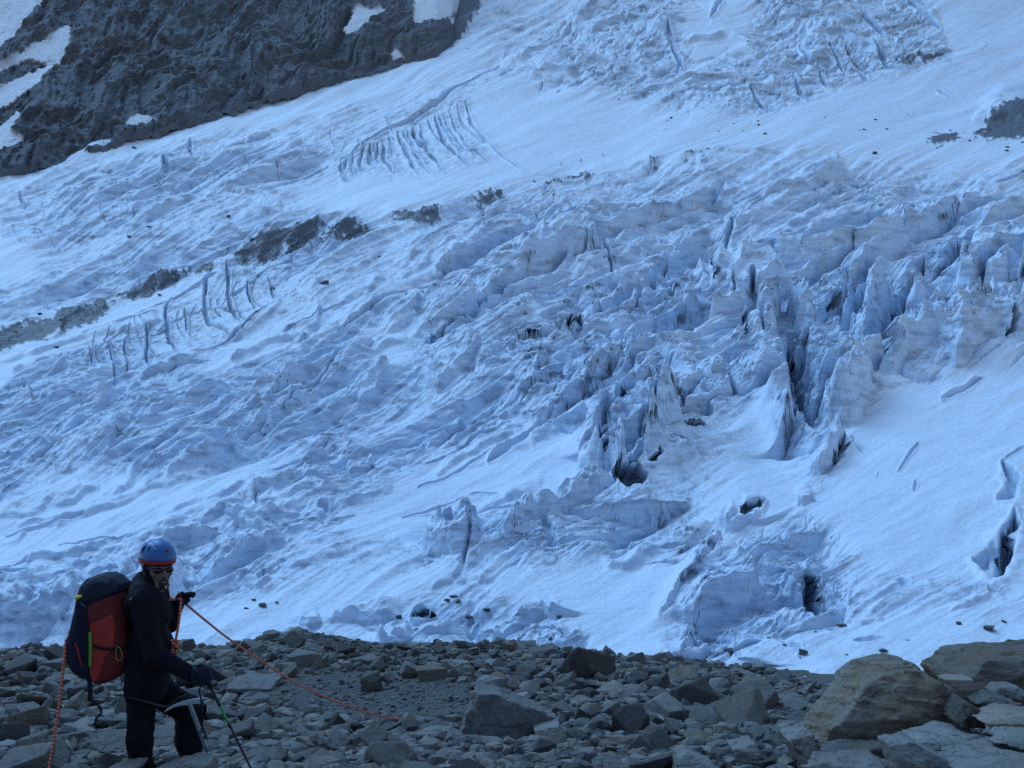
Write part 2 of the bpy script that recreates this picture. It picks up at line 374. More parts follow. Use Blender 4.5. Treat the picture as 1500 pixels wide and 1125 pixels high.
for P, h in (([(1240,400),(1290,370),(1345,360)],16),([(1120,430),(1180,395),(1250,360)],12),([(1180,360),(1260,330),(1335,310)],11),([(1270,400),(1330,350),(1400,320),(1480,300)],16),([(1360,390),(1420,350),(1545,320)],16),
             ([(1400,420),(1470,380),(1545,360)],16),([(1110,300),(1200,280),(1240,270)],8),([(1100,345),(1180,325),(1260,300)],9),([(1290,300),(1370,285),(1450,290)],8)): step(P, h, 3*h)
for P, w in (([(1212,235),(1228,245)],6),([(1240,262),(1258,266)],8),([(1236,290),(1250,296)],8),([(1325,345),(1340,310)],4),([(1368,312),(1378,322)],5),([(1060,350),(1075,320)],4),([(1200,310),(1225,303)],3),([(1450,275),(1500,262)],2.5),([(1290,315),(1330,300)],2)): crev(P, w, 14)
# boundary of the right-hand snow and its crevasses
step([(1183,691),(1205,692),(1220,680),(1238,642)], 30, 40, 3); crev([(1222,680),(1236,645)], 4, 22)
step([(1247,616),(1265,600),(1280,578)], 7, 16); crev([(1315,694),(1330,672),(1345,652)], 1.3, 9); crev([(1338,720),(1341,705)], 1.8, 8); crev([(1380,588),(1410,577),(1440,562)], 2, 8); step([(1380,590),(1410,580),(1440,564)], 5, 12)
crev([(1245,640),(1255,655),(1262,662)], 1.8, 6); crev([(1285,697),(1287,690)], 3, 6)
crev([(1462,736),(1478,732),(1486,712),(1468,690)], 7, 14); crev([(1470,690),(1475,680),(1500,662)], 1.6, 5)
crev([(1428,822),(1448,832),(1462,838),(1475,800),(1486,758)], 9, 26); hole(1452, 815, 22, 16, 14, -.7); hole(1474, 800, 9, 40, 26, .3)
step([(1396,900),(1415,895),(1448,880),(1450,862)], 8, 22); hole(1324, 853, 16, 5, 7)
for P in ([(1240,404),(1290,374),(1345,364)],[(1330,354),(1400,324),(1480,304)],[(1360,394),(1420,354),(1540,324)],[(1400,424),(1470,384),(1540,364)],[(1120,434),(1180,399),(1250,364)],[(870,588),(905,562),(940,550)],[(760,602),(850,557),(890,520)],[(700,443),(780,399),(860,363)],[(860,454),(920,424),(1000,404)],[(985,642),(1000,613),(1030,593)],[(640,403),(720,363),(800,333)],[(780,645),(830,613),(870,588)],[(1180,363),(1260,333),(1335,313)],[(930,445),(945,403),(975,362)]):
    crev(P, 4.5, 20, 1.)
# long flow-parallel fractures and little banks across the left and centre
fr_ = np.random.default_rng(12)
for k_ in range(120):
    x0 = fr_.uniform(-30, 860); y0 = fr_.uniform(360, 860)
    if y0 < 470-.30*x0+30 or y0 > 900-.12*x0: continue
    l_ = fr_.uniform(50, 190); sl_ = -np.clip(fr_.normal(.52 if x0 > 250 else .42, .1), .25, .9)*(1 if y0 < 740 else .55)
    P = [(x0+l_*q_, y0+sl_*l_*q_+5*math.sin(q_*4+k_)) for q_ in (0, .33, .66, 1)]
    if k_ % 3: step(P, fr_.uniform(3, 9), fr_.uniform(14, 34), 2.5)
    else: crev(P, fr_.uniform(1, 1.8), fr_.uniform(6, 10), 1.)
# bowl and holes
mound(1130, 655, 70, 34, -14); step([(1062,770),(1085,772),(1112,757)], 15, 22); crev([(1090,748),(1104,742),(1118,737)], 5, 24); step([(1050,765),(1070,768),(1085,752)], 14, 26)
step([(1167,745),(1182,748),(1197,735)], 14, 24); mound(1180, 718, 14, 14, 5)
# lower block field with its cave
hole(1190, 868, 14, 30, 38); step([(1130,905),(1160,908),(1176,905),(1215,895)], 20, 40); step([(1040,905),(1090,912),(1140,905)], 9, 26)
step([(1090,860),(1120,850),(1200,830)], 9, 26); step([(1060,870),(1100,880),(1170,870)], 8, 22); step([(1110,810),(1160,800),(1230,790)], 9, 24); step([(1150,790),(1185,785),(1195,775)], 8, 18)
step([(972,898),(1000,865),(1024,838),(1072,806)], 15, 34); step([(964,966),(1000,962),(1020,930),(1030,900)], 17, 34); step([(1000,957),(1030,955),(1042,935)], 17, 24)
step([(880,833),(915,832),(950,820)], 10, 18); crev([(950,822),(1000,826),(1070,805)], 2, 5); step([(1240,905),(1265,915),(1290,912)], 6, 12)
for P in ([(1140,935),(1170,945),(1172,958)],[(1080,965),(1120,962),(1160,968)],[(1210,918),(1240,920)],[(1250,940),(1290,938)]): crev(P, 2.4, 5)
# seracs of the lower middle
step([(606,806),(628,824),(655,832),(708,829)], 36, 62, 5); step([(640,812),(665,800),(700,790)], 18, 40); step([(736,817),(752,810),(790,785),(824,769),(860,745),(896,729)], 30, 50, 4)
for P, w in (([(632,765),(650,800)],3.5),([(655,770),(680,812)],3.5),([(668,760),(676,780)],3),([(752,805),(748,780)],4)): crev(P, w, 14)
for P in ([(640,790),(660,760)],[(680,820),(672,775)],[(655,822),(645,790)]): fin(P, 9, 12)
step([(596,912),(625,915),(650,905)], 15, 30); hole(622, 896, 20, 12, 16); step([(472,914),(530,908),(590,898)], 17, 30, 3, .5)
step([(436,914),(452,916),(470,912)], 15, 24); step([(556,940),(575,946),(604,935)], 22, 34); mound(640, 925, 60, 26, 10); step([(600,952),(650,955),(700,945)], 13, 40)
step([(692,933),(715,938),(738,930)], 17, 24); hole(688, 905, 14, 10, 10); step([(812,940),(835,946),(857,935)], 17, 26); step([(760,915),(790,905),(800,890)], 9, 22)
hole(472, 757, 11, 5, 12); step([(440,778),(465,770),(490,756)], 10, 22); step([(350,800),(400,780),(440,765)], 10, 26); step([(344,862),(372,866),(398,855)], 9, 20); hole(390, 850, 6, 4, 9)
step([(300,855),(318,850),(345,830),(420,805)], 24, 44); mound(325, 820, 22, 14, 8); mound(380, 812, 30, 12, 7)
step([(400,935),(430,925),(480,935)], 5, 14)
# bottom-left ice wall
step([(-60,955),(60,950),(140,935),(230,905),(300,868)], 64, 90, 14); step([(-60,870),(80,862),(170,850)], 12, 30); step([(230,800),(280,795),(340,770)], 9, 26); step([(100,835),(180,822),(260,812)], 8, 22)
step([(-30,800),(60,775),(110,760)], 6, 16); step([(0,830),(90,815),(160,800)], 6, 18); crev([(10,778),(60,768),(120,752)], 2, 5)
# upper icefall
for P, w in (([(917,45),(915,30)],4),([(834,50),(836,38)],4),([(963,90),(972,78)],3),([(983,70),(980,45)],3.5),([(990,105),(993,92)],3),([(1000,100),(982,70)],2.5),([(730,115),(740,108)],5),([(790,128),(796,120)],2.5),([(815,133),(822,127)],2),
             ([(1173,14),(1174,0)],2.5),([(1040,30),(1060,0)],2.5),([(1170,75),(1185,95),(1210,110)],3),([(1215,70),(1235,105)],3),([(1240,70),(1260,100)],3),([(1280,60),(1300,95),(1330,102)],3),([(1320,80),(1350,90)],3),([(1160,110),(1175,140),(1182,150)],3),
             ([(1200,110),(1212,130)],3),([(1260,105),(1272,118)],2.5),([(1330,165),(1340,170)],1.5),([(1373,127),(1396,138)],1.5),([(1100,140),(1120,165)],2.5),([(1260,20),(1300,50)],3),([(1330,0),(1380,40)],3)): crev(P, w, 9)
for P, h in (([(860,55),(900,40),(990,60)],10),([(780,110),(860,95),(960,110)],8),([(1000,70),(1060,60),(1110,80)],8),([(1050,150),(1120,140),(1190,120)],7),([(1180,60),(1230,50),(1290,80)],9),([(1120,110),(1200,90),(1240,110)],8),
             ([(740,100),(800,70),(860,30)],8),([(940,130),(1040,120),(1100,130)],8),([(1130,40),(1200,20),(1260,30)],8),([(840,40),(858,28),(880,10)],8)): step(P, h, 3*h)
for P in ([(1180,120),(1200,90),(1215,60)],[(1215,135),(1225,110)],[(1250,110),(1245,80)],[(1290,100),(1270,70)],[(1150,160),(1130,120)],[(950,120),(935,80)],[(1020,150),(1010,110)],[(870,120),(850,80)]): fin(P, 5, 14)
mound(1480, 150, 60, 40, 10); step([(1425,178),(1460,175),(1520,178)], 8, 36)
# low flat lines of the medial moraine stand a little proud
step([(700,297),(760,282),(870,258),(960,242),(1060,228),(1230,225)], 4, 26)
step([(560,335),(600,328),(660,318),(700,300)], 4, 20)
# ---- debris carried by the ice (rock, thin dirt)
ROCKP = [[(-40,500),(20,482),(80,462),(130,440),(152,426),(158,436),(120,462),(70,488),(-40,522)], [(95,455),(140,432),(165,428),(150,445),(118,468)], [(162,425),(172,412),(215,398),(235,404),(205,420)], [(222,405),(235,394),(262,388),(266,396),(245,408)], [(265,396),(272,388),(312,382),(318,392),(290,400)], [(335,385),(355,366),(372,362),(366,384),(350,392)], [(368,384),(380,360),(405,352),(418,356),(412,370),(390,386)], [(414,362),(428,349),(462,344),(452,362),(436,368)], [(455,360),(500,344),(565,340),(530,354)], [(330,362),(420,340),(480,332),(470,340),(390,356)],
  [(565,334),(590,322),(612,316),(639,312),(642,326),(600,334)], [(697,297),(720,287),(750,282),(742,291),(712,299)], [(788,272),(830,262),(880,255),(860,262),(800,275)], [(933,244),(972,236),(968,242)], [(986,236),(1010,230),(1045,227),(1030,233)],
  [(1350,204),(1385,195),(1410,190),(1395,202),(1368,211)], [(1425,195),(1450,182),(1480,178),(1530,185),(1530,195),(1450,200)], [(1440,178),(1470,165),(1490,150),(1540,140),(1540,185),(1480,183)], [(1310,88),(1345,75),(1400,70),(1345,85),(1325,92)],
  [(665,20),(700,-40),(720,-40),(690,35),(650,72),(638,68)]]
DIRTP = [([(-40,470),(120,410),(250,360),(420,330),(540,335),(480,380),(350,372),(180,405),(60,455),(-40,480)],.55), ([(440,390),(560,350),(640,330),(700,305),(660,350),(560,380),(470,410)],.35), ([(640,318),(760,285),(900,255),(1040,230),(1100,232),(900,275),(760,300)],.35),
  ([(1370,60),(1470,70),(1450,88),(1340,90)],.5), ([(1150,60),(1320,90),(1340,105),(1220,115),(1130,175),(1040,160)],.35), ([(480,215),(600,170),(700,110),(720,105),(600,190),(560,260),(490,268)],.4), ([(130,490),(240,440),(310,410),(340,470),(200,540)],.4),
  ([(180,640),(330,580),(330,600),(220,660)],.45), ([(630,880),(740,870),(760,900),(680,915)],.6), ([(560,935),(690,905),(700,950)],.3), ([(430,695),(560,650),(560,690),(450,770),(300,800)],.3), ([(540,470),(640,430),(690,480),(640,500)],.45), ([(1420,180),(1450,120),(1540,110),(1540,200)],.4),
  ([(840,620),(900,570),(1000,590),(1010,640),(960,700),(900,710)],.3), ([(1080,780),(1230,780),(1230,890),(1050,910)],.35), ([(-40,430),(160,360),(460,310),(470,330),(250,360),(-40,470)],.25), ([(1030,960),(1280,930),(1280,980),(1100,985)],.35)]
cR = area(ROCKP, 1, .6); cD = area(DIRTP, 4)
rk = upsample(cR); dt = upsample(cD)
spk = fbm(UU/9, VV/4.5, 4, 61); spk2 = fbm(UU/30, VV/14, 4, 63); stre = fbm(al/150, ac/9, 4, 65)
rock = sstep(.23, .45, rk+.36*spk+.12*spk2)*(rk > .05)
dirt = np.clip(dt*(.6+1.3*spk2+1.0*stre), 0, 1)*.62 + .18*gap*np.clip(stre*.9+spk2*.5, 0, 1)
lines = sstep(.30, .62, fbm(al/240, ac/11, 4, 66)*.9+.25*spk)*(1-.85*mS)*(.35+.65*np.clip(mF+ser+dt, 0, 1))
dirt = np.maximum(dirt, lines*.75)
dirt = np.maximum(dirt, sstep(.66, .95, spk+.5*spk2+.5*gap-.25)*.6*(1-mS))
ice = np.clip(.1+.55*ser+.45*mF+.3*mU-.8*mS+.4*spk2, 0, 1)
stL = np.abs(np.gradient(Hh, axis=0))/np.maximum(np.gradient(vs)[:, None], .05)
stL = np.maximum.reduce([np.roll(stL, k_, 0) for k_ in (-4, -2, -1, 0, 1, 2, 4)])
Hh += (Hf+Hb)*(1-.82*sstep(.8, 2.6, stL))
Hh += rock*1.2+rock*1.0*spk
# ---- displaced screen rows, then share out the rows by what they show
PXM = (Yc/F)[:, None].astype(F32)                     # metres per pixel at each row
VD = VV-Hh                                            # row after lifting
dv = np.abs(np.diff(VD, axis=0)); k = np.ones(9)/9
k = np.ones(41)/41
for _ in (0, 1): dv = np.apply_along_axis(lambda r: np.convolve(np.pad(r, 20, mode='edge'), k, 'valid'), 1, np.minimum(dv, 8))
wgt = np.maximum(dv, .25)+.45
cum = np.concatenate([np.zeros((1, nc)), np.cumsum(wgt, 0)], 0); cum /= cum[-1]
NR = 1750
q = np.linspace(0, 1, NR); rowi = np.empty((NR, nc), F32); ridx = np.arange(nr)
for c in range(nc): rowi[:, c] = np.interp(q, cum[:, c], ridx)
r0 = np.clip(rowi.astype(np.int32), 0, nr-2); fr = rowi-r0; ci = np.arange(nc)[None, :]
def rs(a): return a[r0, ci]*(1-fr)+a[r0+1, ci]*fr
h_, rock, dirt, ice, gap_, B_, mS_ = map(rs, (Hh, rock, dirt, ice, gap, BB, mS))
V0 = np.interp(rowi, ridx, vs); Yr = baseY(V0).astype(F32); U_ = np.repeat(us[None, :], NR, 0).astype(F32); px = Yr/F
v_ = V0-h_
stp = sstep(.8, 3, np.abs(np.gradient(h_, axis=0))/np.maximum(np.abs(np.gradient(V0, axis=0)), .05))
n1 = fbm3(U_/30, v_/17, B_/80, 3, 71, .45); n2 = fbm3(U_/26+7, v_/17, B_/80, 3, 73, .45)
amp = (gap_*.8+.25)*stp
grd_ = np.abs(np.gradient(h_, axis=0))/np.maximum(np.abs(np.gradient(V0, axis=0)), .05); std_ = sstep(.25, .9, grd_)
kk_ = np.ones(9)/9; std_ = np.apply_along_axis(lambda r: np.convolve(np.pad(r, 4, mode='edge'), kk_, 'valid'), 0, std_); std_ = np.clip(std_*1.3, 0, 1)
n3 = fbm3(U_/34, v_/9, B_/60, 3, 75); dirt = dirt*(1-std_)+std_*(.55*sstep(.1, .5, n3)+.45*sstep(.25, .55, n2))*(gap_ > .1)
ice = np.clip(ice*.75+.75*sstep(.15, .85, stp+.25*n1), 0, 1)       # snow does not lie on the steep faces
X = (U_-UC)*px + amp*4.0*n2*px
Yp = Yr + amp*8*n1*px
Zp = (HOR-v_)*px
# hollows melted back under the lips of the ice walls
CAVES = [(1190,874,13,28,0),(926,694,20,20,0),(905,690,5,15,.3),(1099,745,17,7,-.2),(1311,490,10,20,.3),(1095,474,7,16,0),(987,416,8,5,0),(618,900,15,6,-.2),(1232,664,5,22,.4),(1475,800,6,36,.3),(1018,619,15,4,0),
         (838,468,12,4,-.6),(1222,440,7,18,.5),(1166,566,7,40,-.2),(1484,470,7,26,.3),(1506,392,7,18,.5),(960,664,5,14,.4),(886,644,4,16,.2),(1050,395,4,14,.2)]
wu_ = 9*n1+6*n2; push = np.zeros_like(Yp)
for cu, cv, ru, rv, an in CAVES:
    m_ = (np.abs(U_-cu) < ru+rv+12) & (np.abs(v_-cv) < ru+rv+12)
    dx_ = U_[m_]-cu+wu_[m_]; dy_ = v_[m_]-cv+wu_[m_]*.5; c_, s_ = math.cos(an), math.sin(an)
    r_ = np.sqrt(((dx_*c_+dy_*s_)/ru)**2+((-dx_*s_+dy_*c_)/rv)**2)
    push[m_] = np.maximum(push[m_], (1-sstep(.72, 1.0, r_))*(20+2.6*min(ru, rv)))
Yp = Yp+push*px*1.6; Zp = Zp-push*px*.35
GV_ = np.stack([X, Yp, Zp], -1)
# where the mountainside takes over (upper left)
BND = [(-600,335),(-300,300),(0,241),(130,205),(182,187),(230,176),(350,140),(470,105),(560,80),(600,66),(640,62),(662,40),(672,-10),(690,-60),(705,-200)]
def bnd_row(u): return np.interp(u, [p[0] for p in BND], [p[1] for p in BND])
VIS = np.minimum.accumulate(v_[::-1], 0)[::-1]         # highest row reached by anything nearer
def pick(u, v):
    """the point of the ice seen in pixel (u, v)"""
    c = int(np.argmin(np.abs(us-u))); col = v_[::-1, c]; i = int(np.argmax(col <= v)); i = NR-1-i
    return GV_[i, c].copy()
keepv = (V0 > bnd_row(U_)-70-60*sstep(600, 700, U_))
Q = grid_quads(NR, nc); kq = keepv.ravel()[Q].any(1)
me = mesh_np('glacier', GV_.reshape(-1, 3), Q[kq][:, ::-1])
attr(me, 'rock', rock); attr(me, 'dirt', dirt); attr(me, 'ice', ice)
m, nt, b = new_mat('glacier_ice_and_snow')
A = lambda n: N(nt, 'ShaderNodeAttribute', attribute_name=n).outputs['Fac']
geo = N(nt, 'ShaderNodeNewGeometry').outputs['Position']
nA = noise(nt, .9, 6, .62, geo); nB = noise(nt, .16, 5, .6, geo); nC = noise(nt, 4., 4, .6, geo)
snow = mix(nt, nB, (.69, .775, .87), (.80, .855, .92)); icec = mix(nt, nA, (.49, .64, .82), (.65, .77, .90))
c = mix(nt, math_(nt, 'MULTIPLY', A('ice'), .85), snow, icec)
lay = N(nt, 'ShaderNodeMapping'); lay.inputs['Rotation'].default_value = (rad(20), rad(-14), rad(30)); lay.inputs['Scale'].default_value = (.06, .06, .9); nt.links.new(geo, lay.inputs['Vector'])
nL = noise(nt, 1., 5, .7, lay.outputs[0], .5)
c = mix(nt, math_(nt, 'MULTIPLY', ramp(nt, nL, [(.46, (0, 0, 0)), (.62, (.6, .6, .6))]), A('ice')), c, (.38, .49, .63))
grime = math_(nt, 'MULTIPLY', A('dirt'), math_(nt, 'ADD', nA, .25), True)
c = mix(nt, grime, c, (.19, .24, .31))
c = mix(nt, A('rock'), c, mix(nt, noise(nt, 1.6, 6, .75, geo), (.03, .036, .045), (.24, .265, .30)))
nt.links.new(c, b.inputs['Base Color']); b.inputs['Roughness'].default_value = .62; b.inputs['Specular IOR Level'].default_value = .25
nt.links.new(bump(nt, nC, .3, .12, bump(nt, nL, .35, .5, bump(nt, nA, .6, .5, bump(nt, nB, .35, 1.2)))), b.inputs['Normal'])
link('glacier', me, m, kind='structure')

# ================================================================== MOUNTAINSIDE above the ice, upper left
mu = np.concatenate([np.linspace(-520, -10, 120)[:-1], np.linspace(-10, 740, 760)]); mt = np.linspace(0, 1, 620)
vb = bnd_row(mu)+24+6*fbm(mu/45, mu*0, 3, 78)+5*fbm(mu/12, mu*0+4, 3, 79); Yb = baseY(vb)
MV = vb[None, :]+(-190-vb[None, :])*mt[:, None]; MU = np.repeat(mu[None, :], len(mt), 0)
vbs = bnd_row(mu)+24; Yb = baseY(vbs); sdist = np.maximum(vbs[None, :]-MV, -6)
MY = Yb[None, :]+sdist*(.55+.25*sstep(0, 160, sdist))
# gullies and ribs push the face in and out
pa = MU; pb = MV
wr = 20*fbm(pa/90, pb/90, 4, 81)
rib = ridged((pa+.9*pb+1.6*wr)/95, (pb-.6*pa+1.6*wr)/150, 5, 83, .6)
strat = fbm((pa+.8*wr)/60, (pb+.28*pa+.6*wr)/13, 5, 85); fine = fbm(pa/14, pb/10, 4, 87)
SNP = [[(-40,115),(33,77),(70,50),(103,30),(100,67),(87,93),(40,87),(0,106),(-40,130)], [(-40,140),(0,125),(40,110),(80,92),(60,120),(10,152),(-40,180)], [(-40,205),(0,187),(37,152),(30,170),(12,193),(37,200),(0,222),(-40,240)], [(-60,100),(0,70),(40,30),(63,5),(60,-80),(-60,-80)],
  [(498,40),(512,25),(520,5),(540,12),(582,3),(560,18),(545,25),(525,45),(508,49)], [(600,35),(608,0),(612,-40),(690,-40),(686,8),(655,25),(625,33)], [(180,187),(190,172),(206,167),(216,171),(234,178),(222,182)], [(568,88),(578,72),(588,78),(600,86)], [(-200,-190),(-60,-90),(-70,200),(-200,260)], [(655,30),(690,15),(690,20),(670,40)]]
def on_poly(polys, U, V, blur=1):
    m = np.zeros(GU.shape)
    for P in polys: m = np.maximum(m, inpoly(P, GU+.45*GW, GV+.45*GX))
    return upsample(boxblur(m, blur), U, V)
sn = on_poly(SNP, MU, MV); snow_m = sstep(.38, .62, sn+.22*fbm(pa/9, pb/6, 3, 88))
fade = sstep(0, 14, sdist)
disp = (-4.2*(rib-.9)-1.0*strat-.6*fine)*(1-.8*snow_m)*fade
MY2 = MY+disp*1.5
talus = sstep(500, 700, MU-.5*MV)*.75
MY2 = MY+(disp*1.5)*(1-talus)
P3 = np.stack([(MU-UC)*MY2/F, MY2, (HOR-MV)*MY/F+(-disp*.12)], -1)
me = mesh_np('mountainside', P3.reshape(-1, 3), grid_quads(len(mt), len(mu)))
attr(me, 'snow', snow_m); attr(me, 'talus', talus)
m, nt, b = new_mat('mountain_rock')
geo = N(nt, 'ShaderNodeNewGeometry').outputs['Position']
mp = N(nt, 'ShaderNodeMapping'); mp.inputs['Rotation'].default_value = (0, rad(24), 0); mp.inputs['Scale'].default_value = (.8, .8, 3.6); nt.links.new(geo, mp.inputs['Vector'])
n1_ = noise(nt, .035, 7, .65, mp.outputs[0], .6); n2_ = noise(nt, .22, 6, .65, mp.outputs[0]); n3_ = noise(nt, .012, 4, .6, geo)
c = mix(nt, n1_, (.06, .072, .088), (.17, .19, .215)); c = mix(nt, ramp(nt, n3_, [(.5, (0, 0, 0)), (.68, (1, 1, 1))]), c, (.13, .125, .12))
n4_ = noise(nt, .7, 7, .72, mp.outputs[0]); c = mix(nt, .5, c, mix(nt, n2_, (.06, .07, .085), (.27, .29, .31))); c = mix(nt, .85, c, mix(nt, n4_, (.02, .02, .02), (.98, .98, .98)), 'SOFT_LIGHT')
c = mix(nt, math_(nt, 'MULTIPLY', A('talus') if False else N(nt, 'ShaderNodeAttribute', attribute_name='talus').outputs['Fac'], .7), c, mix(nt, n2_, (.15, .17, .195), (.2, .22, .25)))
c = mix(nt, N(nt, 'ShaderNodeAttribute', attribute_name='snow').outputs['Fac'], c, (.78, .82, .87))
nt.links.new(c, b.inputs['Base Color']); b.inputs['Roughness'].default_value = .85; b.inputs['Specular IOR Level'].default_value = .2
nt.links.new(bump(nt, n4_, .6, .8, bump(nt, n2_, .5, 2., bump(nt, n1_, .3, 6))), b.inputs['Normal'])
link('mountainside', me, m, kind='structure')
# ================================================================== MORAINE GROUND
RC = [(-600,955),(0,957),(60,951),(200,953),(330,947),(430,931),(500,940),(560,948),(700,946),(800,947),(900,960),(1000,970),(1100,981),(1150,992),(1190,1010),(1230,1010),(1300,990),(1500,985),(2100,975)]
def ground_z(X, Y):
    X = np.asarray(X, float); Y = np.asarray(Y, float)
    u = np.clip(UC+F*X/np.maximum(Y, 6), -600, 2100)
    rc = np.interp(u, [p[0] for p in RC], [p[1] for p in RC])
    off = (HOR-rc)/F*22-(-1.65-.107*22)
    z = -1.65-.107*Y+off*sstep(11, 22, Y)
    z = z+.11*fbm(X/2.6+3, Y/2.6, 3, 91)*sstep(60, 20, Y)+.03*fbm(X/.45, Y/.45, 3, 93)
    d = np.maximum(Y-22.6, 0); z = z-.66*(d*d/(d+1.5))
    return np.maximum(z, -27+.02*np.maximum(Y-60, 0)+.3*fbm(X/6, Y/6, 2, 94))
xs = np.concatenate([np.linspace(-170, -14, 80)[:-1], np.linspace(-14, 14, 640), np.linspace(14, 170, 80)[1:]])
ys = np.concatenate([np.linspace(-40, 4, 70)[:-1], np.linspace(4, 27, 620), np.linspace(27, 135, 220)[1:]])
GX_, GY_ = np.meshgrid(xs, ys); GZ_ = ground_z(GX_, GY_)
GZ_ = GZ_+.014*fbm(GX_/.11, GY_/.11, 3, 95)*(GY_ < 28)
gme = mesh_np('ground', np.stack([GX_, GY_, GZ_], -1).reshape(-1, 3), grid_quads(len(ys), len(xs)))
gm, nt, b = new_mat('moraine_grit')
geo = N(nt, 'ShaderNodeNewGeometry').outputs['Position']
v1 = N(nt, 'ShaderNodeTexVoronoi', i_Scale=38.); nt.links.new(geo, v1.inputs['Vector'])
v2 = N(nt, 'ShaderNodeTexVoronoi', i_Scale=14.); nt.links.new(geo, v2.inputs['Vector'])
nz = noise(nt, 1.2, 5, .6, geo); nf = noise(nt, 60, 4, .7, geo)
c = mix(nt, nz, (.085, .082, .073), (.15, .147, .135)); c = mix(nt, .55, c, v1.outputs['Color'], 'SOFT_LIGHT')
c = mix(nt, ramp(nt, v2.outputs['Distance'], [(.15, (.8, .8, .8)), (.3, (0, 0, 0))]), c, (.2, .21, .215))
c = mix(nt, .5, c, mix(nt, nf, (.05, .05, .05), (.19, .185, .175)))
nt.links.new(c, b.inputs['Base Color']); b.inputs['Roughness'].default_value = .9; b.inputs['Specular IOR Level'].default_value = .15
nt.links.new(bump(nt, nf, .6, .012, bump(nt, v1.outputs['Distance'], .8, .03)), b.inputs['Normal'])
link('ground', gme, gm, kind='structure')
_yy = np.linspace(5, 24, 2500)
def ground_at(u, v):
    """ground point seen in pixel (u, v)"""
    z = ground_z((u-UC)/F*_yy, _yy); row = HOR-F*z/_yy
    i = int(np.argmax(row <= v)) if (row <= v).any() else len(_yy)-1
    return np.array([(u-UC)/F*_yy[i], _yy[i], z[i]])
# ------------------------------------------------------------------ rock materials
def rock_mat(name, lo, hi, stain, st_amt, var=.35):
    m, nt, b = new_mat(name)
    tc = N(nt, 'ShaderNodeTexCoord').outputs['Object']; oi = N(nt, 'ShaderNodeObjectInfo').outputs['Random']
    add = N(nt, 'ShaderNodeVectorMath', operation='ADD'); nt.links.new(tc, add.inputs[0])
    sc_ = N(nt, 'ShaderNodeVectorMath', operation='SCALE'); nt.links.new(N(nt, 'ShaderNodeObjectInfo').outputs['Location'], sc_.inputs[0]); sc_.inputs['Scale'].default_value = 3.7
    nt.links.new(sc_.outputs[0], add.inputs[1]); vec = add.outputs[0]
    mp = N(nt, 'ShaderNodeMapping'); mp.inputs['Scale'].default_value = (1, 1, 4.5); mp.inputs['Rotation'].default_value = (.25, .2, 0); nt.links.new(vec, mp.inputs['Vector'])
    n1 = noise(nt, 2.6, 6, .65, vec); n2 = noise(nt, 7, 6, .7, mp.outputs[0], .4); n3 = noise(nt, 38, 4, .7, vec); n4 = noise(nt, 1.7, 3, .6, vec)
    c = mix(nt, n2, lo, hi); c = mix(nt, ramp(nt, n1, [(.35, (0, 0, 0)), (.7, (.55, .55, .55))]), c, tuple(x*1.25 for x in hi))
    c = mix(nt, math_(nt, 'MULTIPLY', ramp(nt, n4, [(.46, (0, 0, 0)), (.62, (1, 1, 1))]), st_amt), c, stain)
    c = mix(nt, .8, c, mix(nt, n3, (.05, .05, .05), (.95, .95, .95)), 'SOFT_LIGHT')
    wv = N(nt, 'ShaderNodeVectorMath', operation='ADD'); nt.links.new(mp.outputs[0], wv.inputs[0]); nn_ = N(nt, 'ShaderNodeTexNoise', i_Scale=2.5, i_Detail=4.); nt.links.new(vec, nn_.inputs['Vector']); nt.links.new(nn_.outputs['Color'], wv.inputs[1])
    vo = N(nt, 'ShaderNodeTexVoronoi', feature='DISTANCE_TO_EDGE', i_Scale=1.05); nt.links.new(wv.outputs[0], vo.inputs['Vector']); crk = ramp(nt, vo.outputs['Distance'], [(0, (0, 0, 0)), (.022, (1, 1, 1))])
    c = mix(nt, math_(nt, 'MULTIPLY', math_(nt, 'SUBTRACT', 1., crk), .38), c, tuple(x*.45 for x in lo))
    vr = N(nt, 'ShaderNodeMapRange', i_3=(1-var)*.84, i_4=(1+var)*.84); nt.links.new(oi, vr.inputs[0])
    hs = N(nt, 'ShaderNodeHueSaturation', i_Saturation=1.15); nt.links.new(c, hs.inputs['Color']); nt.links.new(vr.outputs[0], hs.inputs['Value'])
    nt.links.new(hs.outputs[0], b.inputs['Base Color']); b.inputs['Roughness'].default_value = .8; b.inputs['Specular IOR Level'].default_value = .25
    nt.links.new(bump(nt, n3, .6, .014, bump(nt, crk, .6, .022, bump(nt, n2, .7, .04))), b.inputs['Normal'])
    return m
RM = {'grey': rock_mat('grey_schist', (.104, .105, .10), (.235, .233, .218), (.21, .18, .135), .55),
      'dark': rock_mat('dark_schist', (.05, .05, .05), (.135, .133, .125), (.135, .112, .08), .45),
      'brown': rock_mat('rusty_schist', (.15, .135, .112), (.27, .245, .205), (.23, .175, .115), .75),
      'pale': rock_mat('pale_blue_schist', (.15, .152, .145), (.265, .268, .25), (.22, .19, .15), .45, .25)}
